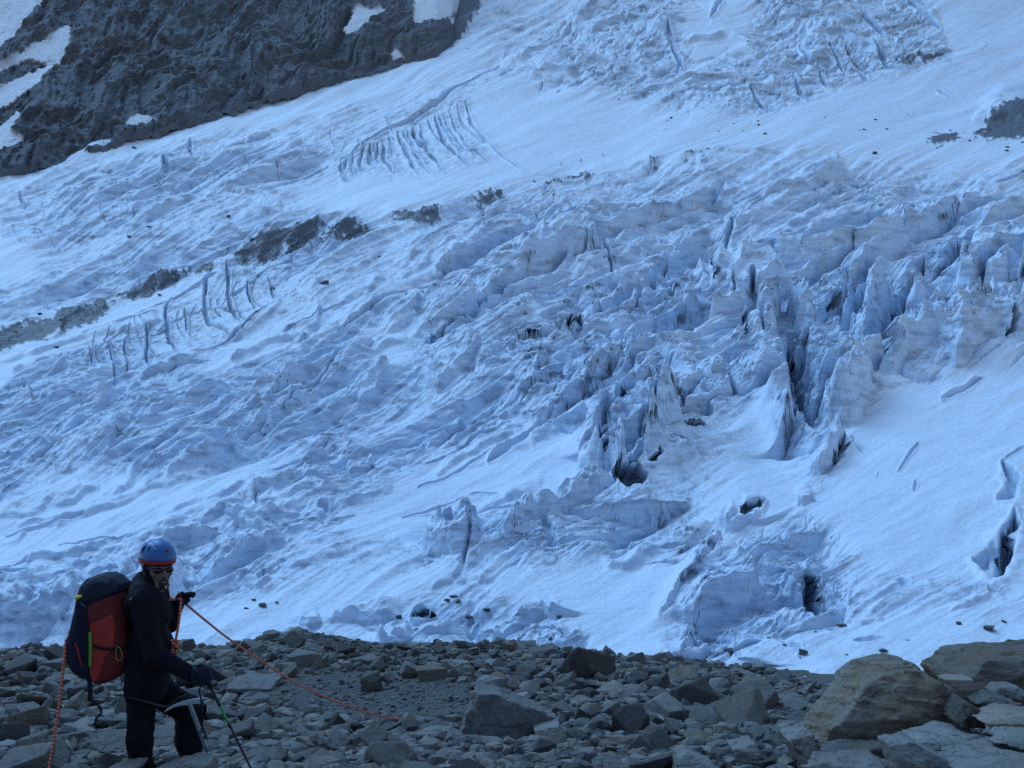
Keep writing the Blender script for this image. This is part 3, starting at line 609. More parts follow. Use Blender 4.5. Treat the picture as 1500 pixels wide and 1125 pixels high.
# ------------------------------------------------------------------ rock shapes
import bmesh
_ico = {}
def ico(sub):
    if sub not in _ico:
        bm = bmesh.new(); bmesh.ops.create_icosphere(bm, subdivisions=sub, radius=1); bm.verts.ensure_lookup_table()
        _ico[sub] = (np.array([v.co[:] for v in bm.verts]), np.array([[v.index for v in f.verts] for f in bm.faces])); bm.free()
    return _ico[sub]
def rock_shape(seed, dims, nchip, sub, rough=.028, sharp=60):
    r = np.random.default_rng(seed); D, Fc = ico(sub); dims = np.array(dims)
    nn = []; hh = []
    for ax in range(3):
        for s in (-1, 1):
            n = np.zeros(3); n[ax] = s; n += r.normal(size=3)*.16; n /= np.linalg.norm(n); nn.append(n); hh.append(dims[ax]*(np.clip(r.normal(1, .1), .8, 1.2)))
    for _ in range(nchip):
        n = r.normal(size=3); n /= np.linalg.norm(n); nn.append(n); hh.append(np.sqrt(((n*dims)**2).sum())*r.uniform(.74, 1.02))
    nn = np.array(nn); hh = np.array(hh)
    k = np.maximum(D@nn.T, 1e-3)/hh
    rad_ = 1/(np.sum(k**sharp, 1))**(1/sharp)
    P = D*rad_[:, None]; s = dims.max()
    q = P/s
    e = rough*s*(fbm3(q[:, 0]*1.6+seed, q[:, 1]*1.6, q[:, 2]*1.6, 4, seed % 50)) + .6*rough*s*np.round(2.2*perlin3(q[:, 0]*.8, q[:, 1]*.8, q[:, 2]*7+seed, 5))/2.2*(1-np.abs(D[:, 2]))
    return P+D*e[:, None], Fc
PROTO = []
pr = np.random.default_rng(5)
KIND = []
for i in range(18):
    kind = ('flat', 'blocky', 'wedge-shaped')[i % 3]
    dims = {'flat': (1, pr.uniform(.55, .85), pr.uniform(.16, .30)), 'blocky': (1, pr.uniform(.7, .95), pr.uniform(.5, .75)), 'wedge-shaped': (1, pr.uniform(.5, .8), pr.uniform(.4, .6))}[kind]
    V, Fc = rock_shape(100+i, dims, {'flat': 4, 'blocky': 4, 'wedge-shaped': 8}[kind], 5)
    me = mesh_np('rock', V, Fc, True); me.materials.append(RM['grey']); PROTO.append(me); KIND.append(kind)
def smooth_sharp(me, ang=32):
    for e in me.edges: pass
# ---- signed-distance tools: shapes meshed by surface nets
def surface_nets(Fv, org, h):
    s = Fv < 0
    nx, ny, nz = Fv.shape
    c = np.zeros((nx-1, ny-1, nz-1), np.int8)
    for i in (0, 1):
        for j in (0, 1):
            for k in (0, 1): c += s[i:nx-1+i, j:ny-1+j, k:nz-1+k]
    act = (c > 0) & (c < 8); idx = np.full(act.shape, -1, np.int64); I = np.argwhere(act); idx[act] = np.arange(len(I))
    P = np.zeros((len(I), 3)); cnt = np.zeros(len(I))
    x, y, z = I.T
    for ax in range(3):
        o1, o2 = [a for a in range(3) if a != ax]
        for a in (0, 1):
            for b_ in (0, 1):
                d = [0, 0, 0]; d[o1] = a; d[o2] = b_; e = list(d); e[ax] = 1
                f0 = Fv[x+d[0], y+d[1], z+d[2]]; f1 = Fv[x+e[0], y+e[1], z+e[2]]
                m = (f0 < 0) != (f1 < 0); t = np.where(m, f0/np.where(m, f0-f1, 1), 0)
                p = np.zeros((len(I), 3)); p[:] = d; p[:, ax] += t
                P += p*m[:, None]; cnt += m
    P = P/np.maximum(cnt, 1)[:, None]+I
    Q = []
    for ax in range(3):
        o1, o2 = (ax+1) % 3, (ax+2) % 3
        sl0 = [slice(None)]*3; sl1 = [slice(None)]*3; sl0[ax] = slice(0, -1); sl1[ax] = slice(1, None)
        a = s[tuple(sl0)]; b_ = s[tuple(sl1)]; E = np.argwhere(a != b_)
        ok = (E[:, o1] > 0) & (E[:, o2] > 0) & (E[:, o1] < Fv.shape[o1]-1) & (E[:, o2] < Fv.shape[o2]-1); E = E[ok]
        q = []
        for (da, db) in ((1, 1), (0, 1), (0, 0), (1, 0)):
            e = E.copy(); e[:, o1] -= da; e[:, o2] -= db; q.append(idx[e[:, 0], e[:, 1], e[:, 2]])
        q = np.stack(q, 1); fl = ~a[E[:, 0], E[:, 1], E[:, 2]]; q[fl] = q[fl][:, ::-1]; Q.append(q)
    return P*h+np.asarray(org), np.concatenate(Q)
def poly_sdf(P, X, Z):
    P = np.asarray(P, float); d = np.full(X.shape, 1e9); ins = np.zeros(X.shape, bool)
    for (x0, z0), (x1, z1) in zip(P, np.roll(P, -1, 0)):
        ex, ez = x1-x0, z1-z0; t = np.clip(((X-x0)*ex+(Z-z0)*ez)/(ex*ex+ez*ez+1e-12), 0, 1)
        d = np.minimum(d, np.hypot(X-x0-t*ex, Z-z0-t*ez))
        if z0 != z1: ins ^= ((z0 > Z) != (z1 > Z)) & (X < (x1-x0)*(Z-z0)/(z1-z0)+x0)
    return np.where(ins, -d, d)
def boulder(label, pts, Y, depth, mat, seed, top_tilt=.3, nf=6, strata=0., rough=1., base=None, group=None, name='boulder'):
    """a rock whose face follows an outline at distance Y, with real thickness, facets, bedding and broken surface"""
    r = np.random.default_rng(seed)
    v1_, v0_ = max(p[1] for p in pts), min(p[1] for p in pts)
    P = []
    for u, v in pts:
        ln = (v1_-v)/(v1_-v0_); Ye = Y+depth*.3+top_tilt*(ln-.5)*depth+.35*depth*ln; P.append(((u-UC)/F*(Y+depth*.3), (HOR-v)/F*Ye))
    P = np.array(P); c = (P.min(0)+P.max(0))/2; sz = np.ptp(P, axis=0); S = sz.max(); p = P-c
    h = max(S/84, .009); hd = depth/2
    gx = np.arange(-sz[0]/2-4*h, sz[0]/2+4*h, h); gz = np.arange(-sz[1]/2-4*h, sz[1]/2+4*h, h); gy = np.arange(-hd*1.25-3*h, hd*1.25+3*h, h)
    Xg, Zg = np.meshgrid(gx, gz, indexing='ij'); s2 = poly_sdf(p, Xg, Zg)
    X = Xg[:, None, :]; Z = Zg[:, None, :]; Yg = gy[None, :, None]
    Xf = np.broadcast_to(X, (len(gx), len(gy), len(gz))); Yf = np.broadcast_to(Yg, Xf.shape); Zf = np.broadcast_to(Z, Xf.shape)
    lean = np.clip((Zf+sz[1]/2)/sz[1], 0, 1)
    Fv = np.maximum(s2[:, None, :]+.0*Yf, np.abs(Yf-top_tilt*(lean-.5)*depth)-hd*(1.0-.25*lean))
    for k in range(nf):
        a = r.uniform(-.9, .9); bb = r.uniform(-.25, 1.0); n = np.array([a, -1, bb]); n /= np.linalg.norm(n)
        off = hd*r.uniform(.72, 1.0)
        px_ = r.uniform(-.22, .22)*sz[0]; pz_ = r.uniform(-.25, .15)*sz[1]
        Fv = np.maximum(Fv, n[0]*(Xf-px_)+n[1]*Yf+n[2]*(Zf-pz_)-off)
    q = 2.3/S; sd = seed*1.7
    nz_ = .028*S*rough*fbm3(Xf*q*2+sd, Yf*q*2, Zf*q*2, 4, seed % 40)
    if strata:
        w = Zf*math.cos(strata)+Xf*math.sin(strata)+.2*Yf
        nz_ = nz_+.016*S*rough*perlin3(Xf*q*.8+sd, Yf*q*.8, w*q*9, 6)+.01*S*np.abs(perlin3(Xf*q*1.2, Yf*q+sd, w*q*18, 7))
    nz_ = nz_+.014*S*rough*np.round(2.5*fbm3(Xf*q*1.1+sd, Yf*q*1.1+3, Zf*q*1.6, 2, 9))/2.5
    Fv = Fv+nz_+.004*S
    V, Q = surface_nets(Fv, (gx[0], gy[0], gz[0]), h)
    me = mesh_np(name, V, Q, True); me.materials.append(RM[mat])
    o = link(name, me); o.location = (c[0], Y+depth*.3, c[1]); o['label'] = label; o['category'] = 'rock'
    if group: o['group'] = group
    return o
BL = [
 ('great rounded brown boulder with a dark undercut below it at lower right', [(1186,1078),(1203,1046),(1232,1012),(1262,975),(1284,961),(1310,958),(1340,961),(1365,979),(1380,990),(1398,1013),(1392,1044),(1336,1064),(1293,1074),(1250,1080),(1210,1092)], 9.2, 1.0, 'brown', 1, .25, 4, .15, 1.1),
 ('big brown grey block with pale top edge at the right edge, highest of all rocks', [(1376,980),(1398,962),(1418,944),(1470,941),(1560,935),(1560,1040),(1480,1036),(1405,1030)], 10.3, 1.2, 'brown', 2, .2, 4, .1, .9),
 ('small square rusty block wedged between the great boulder and the big brown grey block', [(1379,988),(1420,987),(1419,1018),(1397,1018),(1383,1005)], 9.6, .35, 'brown', 3, 0, 2, .1, .7),
 ('long flat blue grey slab lying under the great brown boulder', [(1328,1073),(1393,1056),(1445,1073),(1434,1092),(1373,1100),(1335,1090)], 8.6, .5, 'pale', 4, .6, 4, .35, .7),
 ('pale rust flecked slab slanting down to the bottom edge below the great boulder', [(1298,1077),(1333,1071),(1366,1092),(1398,1114),(1400,1150),(1312,1150)], 8.1, .4, 'pale', 5, .5, 4, .5, .8),
 ('dark pointed block standing against the right side of the great boulder', [(1388,1050),(1398,1030),(1408,1015),(1432,1033),(1436,1064),(1410,1062)], 8.9, .4, 'dark', 6, .2, 5, 0, .8),
 ('grey peaked block under the big brown grey block at the right', [(1422,1024),(1446,1006),(1486,1023),(1470,1040),(1438,1044)], 9.3, .4, 'grey', 7, .4, 4, .3, .8),
 ('thin grey slab stacked on the broad corner slab at the right edge', [(1446,1082),(1470,1064),(1550,1058),(1550,1084),(1480,1090)], 8.3, .4, 'grey', 51, .5, 3, .1, .9),
 ('narrow dark slab wedged under the left end of the great boulder', [(1196,1098),(1230,1082),(1290,1078),(1330,1086),(1300,1102),(1220,1112)], 8.7, .5, 'dark', 52, .4, 3, .1, .9),
 ('flat brown grey slab at the bottom edge below the great boulder', [(1180,1125),(1210,1104),(1290,1098),(1312,1118),(1300,1150),(1185,1150)], 8.2, .5, 'grey', 53, .6, 4, .15, 1.),
 ('small angular grey block on top of the pile right of the great boulder', [(1448,1012),(1462,998),(1490,1000),(1500,1016),(1474,1022)], 9.6, .3, 'grey', 54, .3, 4, .1, .9),
 ('broad blue grey slab filling the bottom right corner', [(1394,1110),(1427,1090),(1478,1076),(1560,1086),(1560,1160),(1400,1160)], 7.8, .8, 'pale', 8, .7, 5, .2, .7),
 ('rust coloured slab at the right edge above the corner slab', [(1428,1044),(1480,1029),(1550,1040),(1550,1076),(1457,1076)], 8.6, .5, 'brown', 9, .5, 4, .35, .8),
 ('flat topped grey slab left of the great boulder near the scree crest', [(1128,1024),(1150,1014),(1175,1011),(1189,1027),(1165,1040),(1143,1046)], 13.5, .6, 'grey', 10, .7, 3, .2, .7),
 ('leaning slab with a dark lower face left of the great boulder', [(1148,1070),(1180,1060),(1206,1056),(1196,1085),(1168,1122),(1160,1098)], 9.4, .5, 'grey', 11, .3, 4, .6, .8),
 ('rust brown tilted slab among grey rocks below the flat topped slab', [(1002,1073),(1030,1066),(1067,1088),(1046,1112),(1018,1096)], 10.2, .4, 'brown', 12, .6, 3, -.5, .7),
 ('grey block directly right of the rust brown tilted slab', [(1070,1086),(1104,1076),(1114,1100),(1090,1120),(1074,1112)], 9.6, .4, 'grey', 13, .4, 4, .2, .8),
 ('pale blue slab sloping down to the bottom edge right of centre', [(992,1096),(1006,1088),(1046,1116),(1048,1150),(985,1150)], 8.7, .4, 'pale', 14, .5, 3, -.5, .7),
 ('dark grey tilted slab above the rust brown tilted slab', [(1008,1042),(1052,1027),(1076,1046),(1062,1060),(1030,1062)], 11.8, .6, 'grey', 15, .7, 3, .2, .8),
 ('large leaning pyramid slab split by cracks in the middle of the scree', [(674,1070),(680,1048),(693,1000),(708,1003),(722,1004),(744,1012),(780,1028),(814,1044),(800,1066),(760,1078),(710,1090)], 10.9, .55, 'pale', 16, .12, 2, .9, 1.1),
 ('upright grey block leaning on the right foot of the pyramid slab', [(781,1060),(800,1053),(818,1050),(832,1078),(844,1104),(806,1110),(790,1090)], 10.6, .5, 'grey', 17, .3, 3, .15, .7),
 ('pale layered slab at the left foot of the pyramid slab', [(612,1071),(632,1062),(665,1066),(694,1074),(697,1088),(650,1094),(625,1086)], 10.6, .5, 'pale', 18, .6, 4, .2, .8),
 ('rust brown pointed rock below the end of the orange rope', [(598,1102),(612,1086),(626,1072),(642,1088),(658,1104),(640,1120),(606,1126)], 9.8, .45, 'brown', 19, .3, 5, .1, .9),
 ('low grey slab right of the rust brown pointed rock', [(652,1110),(672,1098),(710,1096),(712,1118),(658,1124)], 9.6, .4, 'grey', 20, .5, 3, .1, .8),
 ('pale squared slab below the pyramid slab', [(729,1102),(750,1096),(777,1096),(774,1116),(731,1120)], 9.5, .4, 'pale', 21, .5, 3, .1, .7),
 ('brown grey slab at the bottom edge under the pyramid slab', [(752,1122),(788,1103),(830,1112),(828,1150),(748,1150)], 8.8, .4, 'brown', 22, .6, 4, .2, .8),
 ('dark brown slab at the bottom edge right of the upright grey block', [(850,1120),(896,1101),(938,1108),(934,1150),(860,1150)], 8.9, .5, 'dark', 23, .6, 4, .2, .9),
 ('dark upright slab standing in the gravel hollow', [(528,990),(541,984),(554,980),(561,1019),(548,1025),(533,1025)], 14.6, .3, 'dark', 24, .1, 3, 1.2, .6),
 ('small pale triangular rock beside the dark upright slab', [(556,994),(570,976),(579,996),(570,1001)], 14.8, .2, 'pale', 25, .1, 3, 0, .8),
 ('pale flat slab with a shadowed front right of the hiker', [(336,991),(352,986),(407,985),(402,1017),(370,1013),(340,1008)], 14.3, .7, 'pale', 26, .7, 3, .1, .6),
 ('long dark beam shaped rock slanting down right of the trekking pole', [(402,1042),(420,1036),(450,1054),(478,1073),(471,1098),(446,1088),(420,1066)], 11.3, .5, 'dark', 27, .3, 4, -.55, .8),
 ('small blue grey slab under the end of the orange rope', [(595,1073),(606,1056),(614,1042),(640,1044),(662,1048),(650,1062),(620,1068)], 12.3, .4, 'pale', 28, .5, 3, .5, .7),
 ('long pale topped ledge of rock behind the knees of the hiker', [(120,1092),(140,1066),(200,1060),(262,1057),(262,1076),(200,1086),(146,1098)], 9.2, .6, 'grey', 29, .6, 3, .05, .7),
 ('pale wedge of rock in front of the left leg of the hiker', [(140,1134),(156,1119),(172,1112),(206,1108),(200,1122),(190,1140),(188,1170),(140,1170)], 6.55, .3, 'pale', 30, .5, 4, .3, .7),
 ('blue grey slab in front of the raised leg of the hiker', [(214,1132),(234,1116),(280,1102),(308,1105),(314,1170),(212,1170)], 6.5, .3, 'pale', 31, .5, 3, .3, .6),
 ('wide brown grey slab at the bottom edge beside the trekking pole', [(330,1108),(355,1096),(398,1090),(412,1108),(400,1135),(330,1140)], 9.0, .6, 'grey', 32, .6, 4, .1, .8),
 ('pale bank of grey rock at the bottom left of the pyramid slab', [(436,1118),(462,1096),(496,1104),(512,1122),(500,1150),(440,1150)], 9.0, .5, 'grey', 33, .5, 5, .2, .9),
 ('blue grey leaning slab at the centre bottom edge', [(505,1118),(530,1092),(556,1112),(566,1150),(508,1150)], 8.9, .45, 'pale', 34, .4, 4, -.4, .8),
 ('dark standing rock with sharp top on the crest of the scree', [(878,960),(888,945),(900,954),(908,966),(886,970)], 21.5, .35, 'dark', 35, 0, 3, 0, .8),
 ('long dark flat rock on the crest above the gravel hollow', [(735,946),(760,937),(786,938),(784,952),(748,958)], 21, .5, 'dark', 36, .4, 3, .1, .8),
 ('pale grey boulder just below the crest left of centre', [(765,962),(778,948),(812,944),(822,956),(806,970),(776,970)], 20, .6, 'grey', 37, .4, 4, .1, .7),
 ('broad grey rock with a peaked top in the scree right of the pyramid slab', [(866,1024),(884,1004),(904,996),(926,1012),(932,1028),(900,1032)], 14.6, .6, 'grey', 38, .5, 5, .2, .8),
 ('thin dark blue slab lying level in the scree below the broad peaked rock', [(912,1038),(934,1028),(955,1025),(952,1034),(918,1042)], 13.4, .4, 'dark', 39, .4, 3, .1, .7),
 ('dark rounded rock by the knot of the orange rope', [(266,948),(270,936),(282,935),(286,948),(276,956)], 20.5, .25, 'dark', 40, 0, 4, 0, .8),
]
BOX = []
for lab, pts, Yb_, dep, mt_, sd, tl, nf_, st_, ro in BL:
    boulder(lab, pts, Yb_, dep, mt_, sd, tl, nf_, st_, ro)
    a = np.array(pts); BOX.append((a[:, 0].min(), a[:, 1].min(), a[:, 0].max(), a[:, 1].max(), Yb_))
HOLLOW = [(395,1000),(430,985),(520,982),(600,990),(690,1002),(688,1040),(600,1062),(520,1060),(480,1056),(430,1034),(395,1030)]
HOLLOW2 = [(1120,1038),(1175,1032),(1178,1050),(1130,1056)]
PERS = [(170,1040),(310,1040),(310,1125),(150,1125)]
def blocked(u, v, R):
    for P in (HOLLOW, HOLLOW2):
        if inpoly(P, np.array(u), np.array(v)) and R > 5: return True
    for x0, y0, x1, y1, yb in BOX:
        if x0-.25*R < u < x1+.25*R and y0-.1*R < v < y1+.3*R: return True
    return False
# ---- loose rocks one could count: each its own object
LM = [((100,1000),'left of the hiker by the hanging rope'), ((60,1090),'in the bottom left corner'), ((235,1085),'around the legs of the hiker'), ((370,1070),'beside the trekking pole'), ((350,960),'behind the sagging orange rope near the hiker'),
      ((470,1010),'at the edge of the gravel hollow'), ((600,970),'between the crest and the gravel hollow'), ((520,1110),'along the bottom edge below the gravel hollow'), ((640,1100),'near the end of the orange rope'), ((750,1090),'at the foot of the pyramid slab'),
      ((760,1000),'above the pyramid slab'), ((900,1000),'in the scree right of the pyramid slab'), ((930,1090),'along the bottom edge right of centre'), ((1060,1010),'in the scree left of the flat topped slab'), ((1060,1100),'around the rust brown tilted slab'),
      ((1200,1100),'below the great brown boulder'), ((1160,1040),'left of the great brown boulder'), ((1440,1060),'in the pile right of the great boulder')]
cr = np.random.default_rng(33); placed = []; n_ind = 0; tries = 0
def crest_row(u): return np.interp(u, [p[0] for p in RC], [p[1] for p in RC])
while n_ind < 258 and tries < 60000:
    tries += 1
    u = cr.uniform(-30, 1530); c_ = float(crest_row(u)); v = c_+(1150-c_)*cr.random()**1.15
    near = (v-c_)/(1150-c_)
    big = 10+29*near; R = big*np.exp(cr.normal(.0, .33))*(1.25 if n_ind < 110 else .8)
    if R > 44 or blocked(u, v, R): continue
    ru_ = np.interp(u, [300,337,383,433,487,550,593,634], [908,937,968,1000,1025,1047,1055,1060])
    if 300 < u+R and u-R < 650 and R > 7 and -.15*R < v-ru_ < 1.15*R: continue
    if any((u-a)**2+((v-b_)*1.7)**2 < (.62*(R+r_))**2 for a, b_, r_ in placed): continue
    g = ground_at(u, v+.45*R)
    if g[1] > 23.4: continue
    if g[1] < 7.6 and 120 < u < 340: continue
    placed.append((u, v, R)); k = int(cr.integers(len(PROTO)))
    tone = cr.choice(['grey', 'dark', 'brown', 'pale'], p=[.46, .27, .15, .12])
    o = bpy.data.objects.new('rock', PROTO[k]); COL.objects.link(o)
    o.material_slots[0].link = 'OBJECT'; o.material_slots[0].material = RM[tone]
    s = R*g[1]/F*1.02
    o.scale = (s*1.05, s*cr.uniform(.85, 1.15), s*cr.uniform(.75, 1.2))
    o.rotation_euler = (cr.normal(.28, .36), cr.normal(0, .36), cr.uniform(0, 6.28)); o.location = (g[0], g[1], g[2]+s*.22)
    plc = min(LM, key=lambda L: (L[0][0]-u)**2+((L[0][1]-v)*1.6)**2)[1]
    if v < c_+9: plc = ('on the crest behind the hiker', 'on the crest above the gravel hollow', 'on the crest right of centre', 'on the crest beside the great boulder')[min(3, int(max(u, 0)//390))]
    size = 'small' if R < 14 else ('middling' if R < 26 else 'large')
    tw = {'grey': 'grey', 'dark': 'dark', 'brown': 'rusty brown', 'pale': 'pale blue grey'}[tone]
    o['label'] = f'{size} {tw} {KIND[k]} rock {plc}'; o['category'] = 'rock'; o['group'] = 'rocks of the moraine scree'
    n_ind += 1
# ---- rubble nobody could count: one object
def rubble(name, specs, mat):
    Vs, Fs, nv = [], [], 0
    for (x, y, z, s, sd, fl) in specs:
        V, Fc = RUB[sd % len(RUB)]
        r = cr.uniform(0, 6.28); c, s_ = math.cos(r), math.sin(r); t = cr.normal(0, .35); ct_, st_ = math.cos(t), math.sin(t)
        R = np.array([[c, -s_, 0], [s_, c, 0], [0, 0, 1]])@np.array([[1, 0, 0], [0, ct_, -st_], [0, st_, ct_]])
        Vs.append((V*np.array([1, 1, fl])*s)@R.T+np.array([x, y, z+s*.12])); Fs.append(Fc+nv); nv += len(V)
    me = mesh_np(name, np.concatenate(Vs), np.concatenate(Fs), False)
    return link(name, me, mat, kind='stuff')
RUB = [rock_shape(300+i, (1, pr.uniform(.5, .9), pr.uniform(.3, .75)), 7, 2, .02, 30) for i in range(16)]
sp = []
for i in range(19000):
    u = cr.uniform(-260, 1760); c_ = float(crest_row(u)); v = c_-2+(1180-c_)*cr.random()**1.25
    near = (v-c_)/(1180-c_); hol = bool(inpoly(HOLLOW, np.array(u), np.array(v))) or bool(inpoly(HOLLOW2, np.array(u), np.array(v)))
    R = (4.2+9.5*near)*np.exp(cr.normal(0, .5))
    out = u < -40 or u > 1540
    if out and cr.random() < .12: R *= 3
    if hol: R = min(R*.35, 4.5)
    R = min(R, 44 if out else 20)
    g = ground_at(u, v) if i % 1 == 0 else None
    if g[1] > 23.6: continue
    sp.append((g[0], g[1], g[2], R*g[1]/F, int(cr.integers(999)), cr.uniform(.7, 1.2)))
for i in range(2200):     # nearer ground below the frame and the slope beyond the crest
    x, y = (cr.uniform(-6, 6), cr.uniform(-2, 8)) if i < 900 else (cr.uniform(-30, 30), cr.uniform(23.4, 50))
    s = (.05 if i < 900 else .14)*np.exp(cr.normal(0, .5))
    sp.append((x, y, float(ground_z(x, y)), s, int(cr.integers(999)), 1.))
for i in range(1500):
    u = cr.uniform(1120, 1330) if i < 900 else cr.uniform(-200, 1700); y = cr.uniform(16, 24.5); x = (u-UC)/F*y
    sp.append((x, y, float(ground_z(x, y)), cr.uniform(3.5, 10)*y/F, int(cr.integers(999)), cr.uniform(.7, 1.2)))
rm, nt, b = new_mat('rubble_stone')
geo = N(nt, 'ShaderNodeNewGeometry'); rp = geo.outputs['Random Per Island']
c = ramp(nt, rp, [(0, (.055, .055, .055)), (.3, (.12, .12, .113)), (.6, (.178, .176, .164)), (.8, (.185, .155, .115)), (1, (.245, .243, .225))])
c = mix(nt, .5, c, mix(nt, noise(nt, 30, 4, .7, geo.outputs['Position']), (.1, .1, .1), (.9, .9, .9)), 'SOFT_LIGHT')
nt.links.new(c, b.inputs['Base Color']); b.inputs['Roughness'].default_value = .85; b.inputs['Specular IOR Level'].default_value = .2
rubble('rubble', sp, rm)
# ================================================================== PEOPLE AND GEAR
YP = 7.1
def q(u, v, dy=0.): return W(u, v, YP+dy)
S_ = YP/F
BASE = np.array([W(222, 0, YP)[0], YP, float(ground_z(W(222, 0, YP)[0], YP))])
def capsule(P, a, b, ra, rb):
    a, b = np.asarray(a), np.asarray(b); ab = b-a; t = np.clip(((P-a)@ab)/(ab@ab+1e-9), 0, 1)
    return np.linalg.norm(P-a-t[..., None]*ab, axis=-1)-(ra+t*(rb-ra))
def ellip(P, c, r, R=None):
    d = P-np.asarray(c)
    if R is not None: d = d@R                     # columns of R are the local axes
    r = np.asarray(r); k0 = np.linalg.norm(d/r, axis=-1); k1 = np.linalg.norm(d/(r*r), axis=-1)+1e-9
    return k0*(k0-1)/k1
def smin(a, b, k=.03):
    h = np.clip(.5+.5*(b-a)/k, 0, 1); return b+(a-b)*h-k*h*(1-h)
def U(k, *ds):
    r = ds[0]
    for d in ds[1:]: r = smin(r, d, k)
    return r
def sdf_mesh(name, fn, lo, hi, h, mat, parent, base, smooth=True, **kw):
    lo = np.asarray(lo, float); hi = np.asarray(hi, float)
    ax = [np.arange(lo[i], hi[i]+h, h) for i in range(3)]
    P = np.stack(np.meshgrid(*ax, indexing='ij'), -1); Fv = fn(P).astype(float)
    V, Q = surface_nets(Fv, lo, h)
    me = mesh_np(name, V-base, Q, smooth); return link(name, me, mat, parent, **kw)
def tube_mesh(name, pts, r, mat, parent, base, n=8, sub=6, flat=None, caps=True, **kw):
    P = np.asarray(pts, float)
    if sub > 1 and len(P) > 2:                    # Catmull-Rom through the points
        E = np.vstack([2*P[0]-P[1], P, 2*P[-1]-P[-2]]); out = []
        for i in range(1, len(E)-2):
            for t in np.linspace(0, 1, sub, endpoint=False):
                p0, p1, p2, p3 = E[i-1:i+3]
                out.append(.5*((2*p1)+(p2-p0)*t+(2*p0-5*p1+4*p2-p3)*t*t+(3*p1-p0-3*p2+p3)*t**3))
        out.append(P[-1]); P = np.array(out)
    rr = np.interp(np.linspace(0, 1, len(P)), np.linspace(0, 1, len(np.atleast_1d(r))), np.atleast_1d(r)) if np.ndim(r) else np.full(len(P), r)
    T = np.gradient(P, axis=0); T /= np.linalg.norm(T, axis=1)[:, None]+1e-9
    ref = np.array([0, 1., 0]); A = np.cross(T, ref); l = np.linalg.norm(A, axis=1); A[l < .1] = np.cross(T[l < .1], [1., 0, 0]); A /= np.linalg.norm(A, axis=1)[:, None]; B = np.cross(T, A)
    fa, fb = flat if flat else (1, 1)
    an = np.linspace(0, 2*np.pi, n, endpoint=False)
    V = P[:, None]+rr[:, None, None]*(A[:, None]*(fa*np.cos(an))[None, :, None]+B[:, None]*(fb*np.sin(an))[None, :, None])
    L = np.concatenate([[0], np.cumsum(np.linalg.norm(np.diff(P, axis=0), axis=1))])
    i = np.arange(len(P)*n).reshape(len(P), n); j = np.roll(i, -1, 1)
    Q = np.stack([i[:-1], j[:-1], j[1:], i[1:]], -1).reshape(-1, 4)
    V = V.reshape(-1, 3); al_ = np.repeat(L, n); ar = np.tile(np.arange(n)/n, len(P))
    if caps:
        c0 = len(V); V = np.vstack([V, P[0]-T[0]*rr[0]*.5, P[-1]+T[-1]*rr[-1]*.5]); al_ = np.append(al_, [0, L[-1]]); ar = np.append(ar, [0, 0])
        Q = np.vstack([Q, np.stack([j[0], i[0], np.full(n, c0), np.full(n, c0)], -1), np.stack([i[-1], j[-1], np.full(n, c0+1), np.full(n, c0+1)], -1)])
    tri = Q[Q[:, 2] == Q[:, 3]][:, :3] if caps else np.zeros((0, 3), int); Qd = Q[Q[:, 2] != Q[:, 3]] if caps else Q
    me = bpy.data.meshes.new(name); me.from_pydata((V-base).tolist(), [], Qd.tolist()+tri.tolist()); me.polygons.foreach_set('use_smooth', [True]*len(me.polygons))
    attr(me, 'along', al_); attr(me, 'round', ar)
    return link(name, me, mat, parent, **kw)
def cloth(name, col, rough=.85, wr=9.):
    m, nt, b = new_mat(name); tc = N(nt, 'ShaderNodeTexCoord').outputs['Object']
    n1 = noise(nt, wr, 4, .6, tc, .5); n2 = noise(nt, 420, 2, .5, tc)
    nt.links.new(mix(nt, n1, tuple(c*.75 for c in col), tuple(c*1.3 for c in col)), b.inputs['Base Color'])
    b.inputs['Roughness'].default_value = rough; b.inputs['Specular IOR Level'].default_value = .2
    nt.links.new(bump(nt, n2, .25, .002, bump(nt, n1, .5, .03)), b.inputs['Normal']); return m
NAVY = cloth('navy_softshell', (.0065, .0065, .011)); TROU = cloth('black_trouser_fabric', (.006, .006, .009)); GLV = cloth('dark_glove_fleece', (.018, .020, .034), wr=30)
BLK = plain('black_webbing', (.010, .011, .016), .8); SKIN = plain('weathered_skin', (.20, .125, .105), .6, bscale=60, bdist=.002); HELM = plain('blue_helmet_shell', (.035, .135, .36), .42, spec=.5)
REDP = plain('red_plastic', (.42, .025, .03), .5); LENS = plain('dark_lens', (.006, .006, .008), .12, spec=.6); BEARD = plain('dark_beard_hair', (.045, .032, .028), .9, bscale=200, bstr=.8, bdist=.004)
STRG = plain('grey_strap', (.16, .17, .19), .7); HARN = plain('dark_harness_webbing', (.05, .055, .07), .8); WHT = plain('white_plastic', (.7, .7, .68), .5); YEL = plain('yellow_plastic', (.72, .62, .04), .5); GRN = plain('green_webbing', (.10, .32, .05), .7)
MAR = cloth('maroon_pack_fabric', (.17, .028, .026), wr=14); REDF = cloth('red_pack_fabric', (.42, .045, .034), wr=14); PNV = cloth('navy_pack_fabric', (.016, .018, .036), wr=14); LIDM = cloth('dark_grey_lid_fabric', (.022, .026, .042), wr=14)
STEEL = plain('brushed_steel', (.55, .58, .62), .38, .85, bscale=80, bstr=.1); ALU = plain('grey_anodised_shaft', (.26, .28, .32), .45, .5); BLKM = plain('black_anodised_tube', (.012, .012, .015), .4, spec=.5); GRNM = plain('green_anodised_tube', (.05, .30, .07), .4, spec=.5)
BOOT = plain('boot_leather', (.05, .04, .036), .7, bscale=50); LACE = plain('red_lace', (.28, .05, .04), .8)
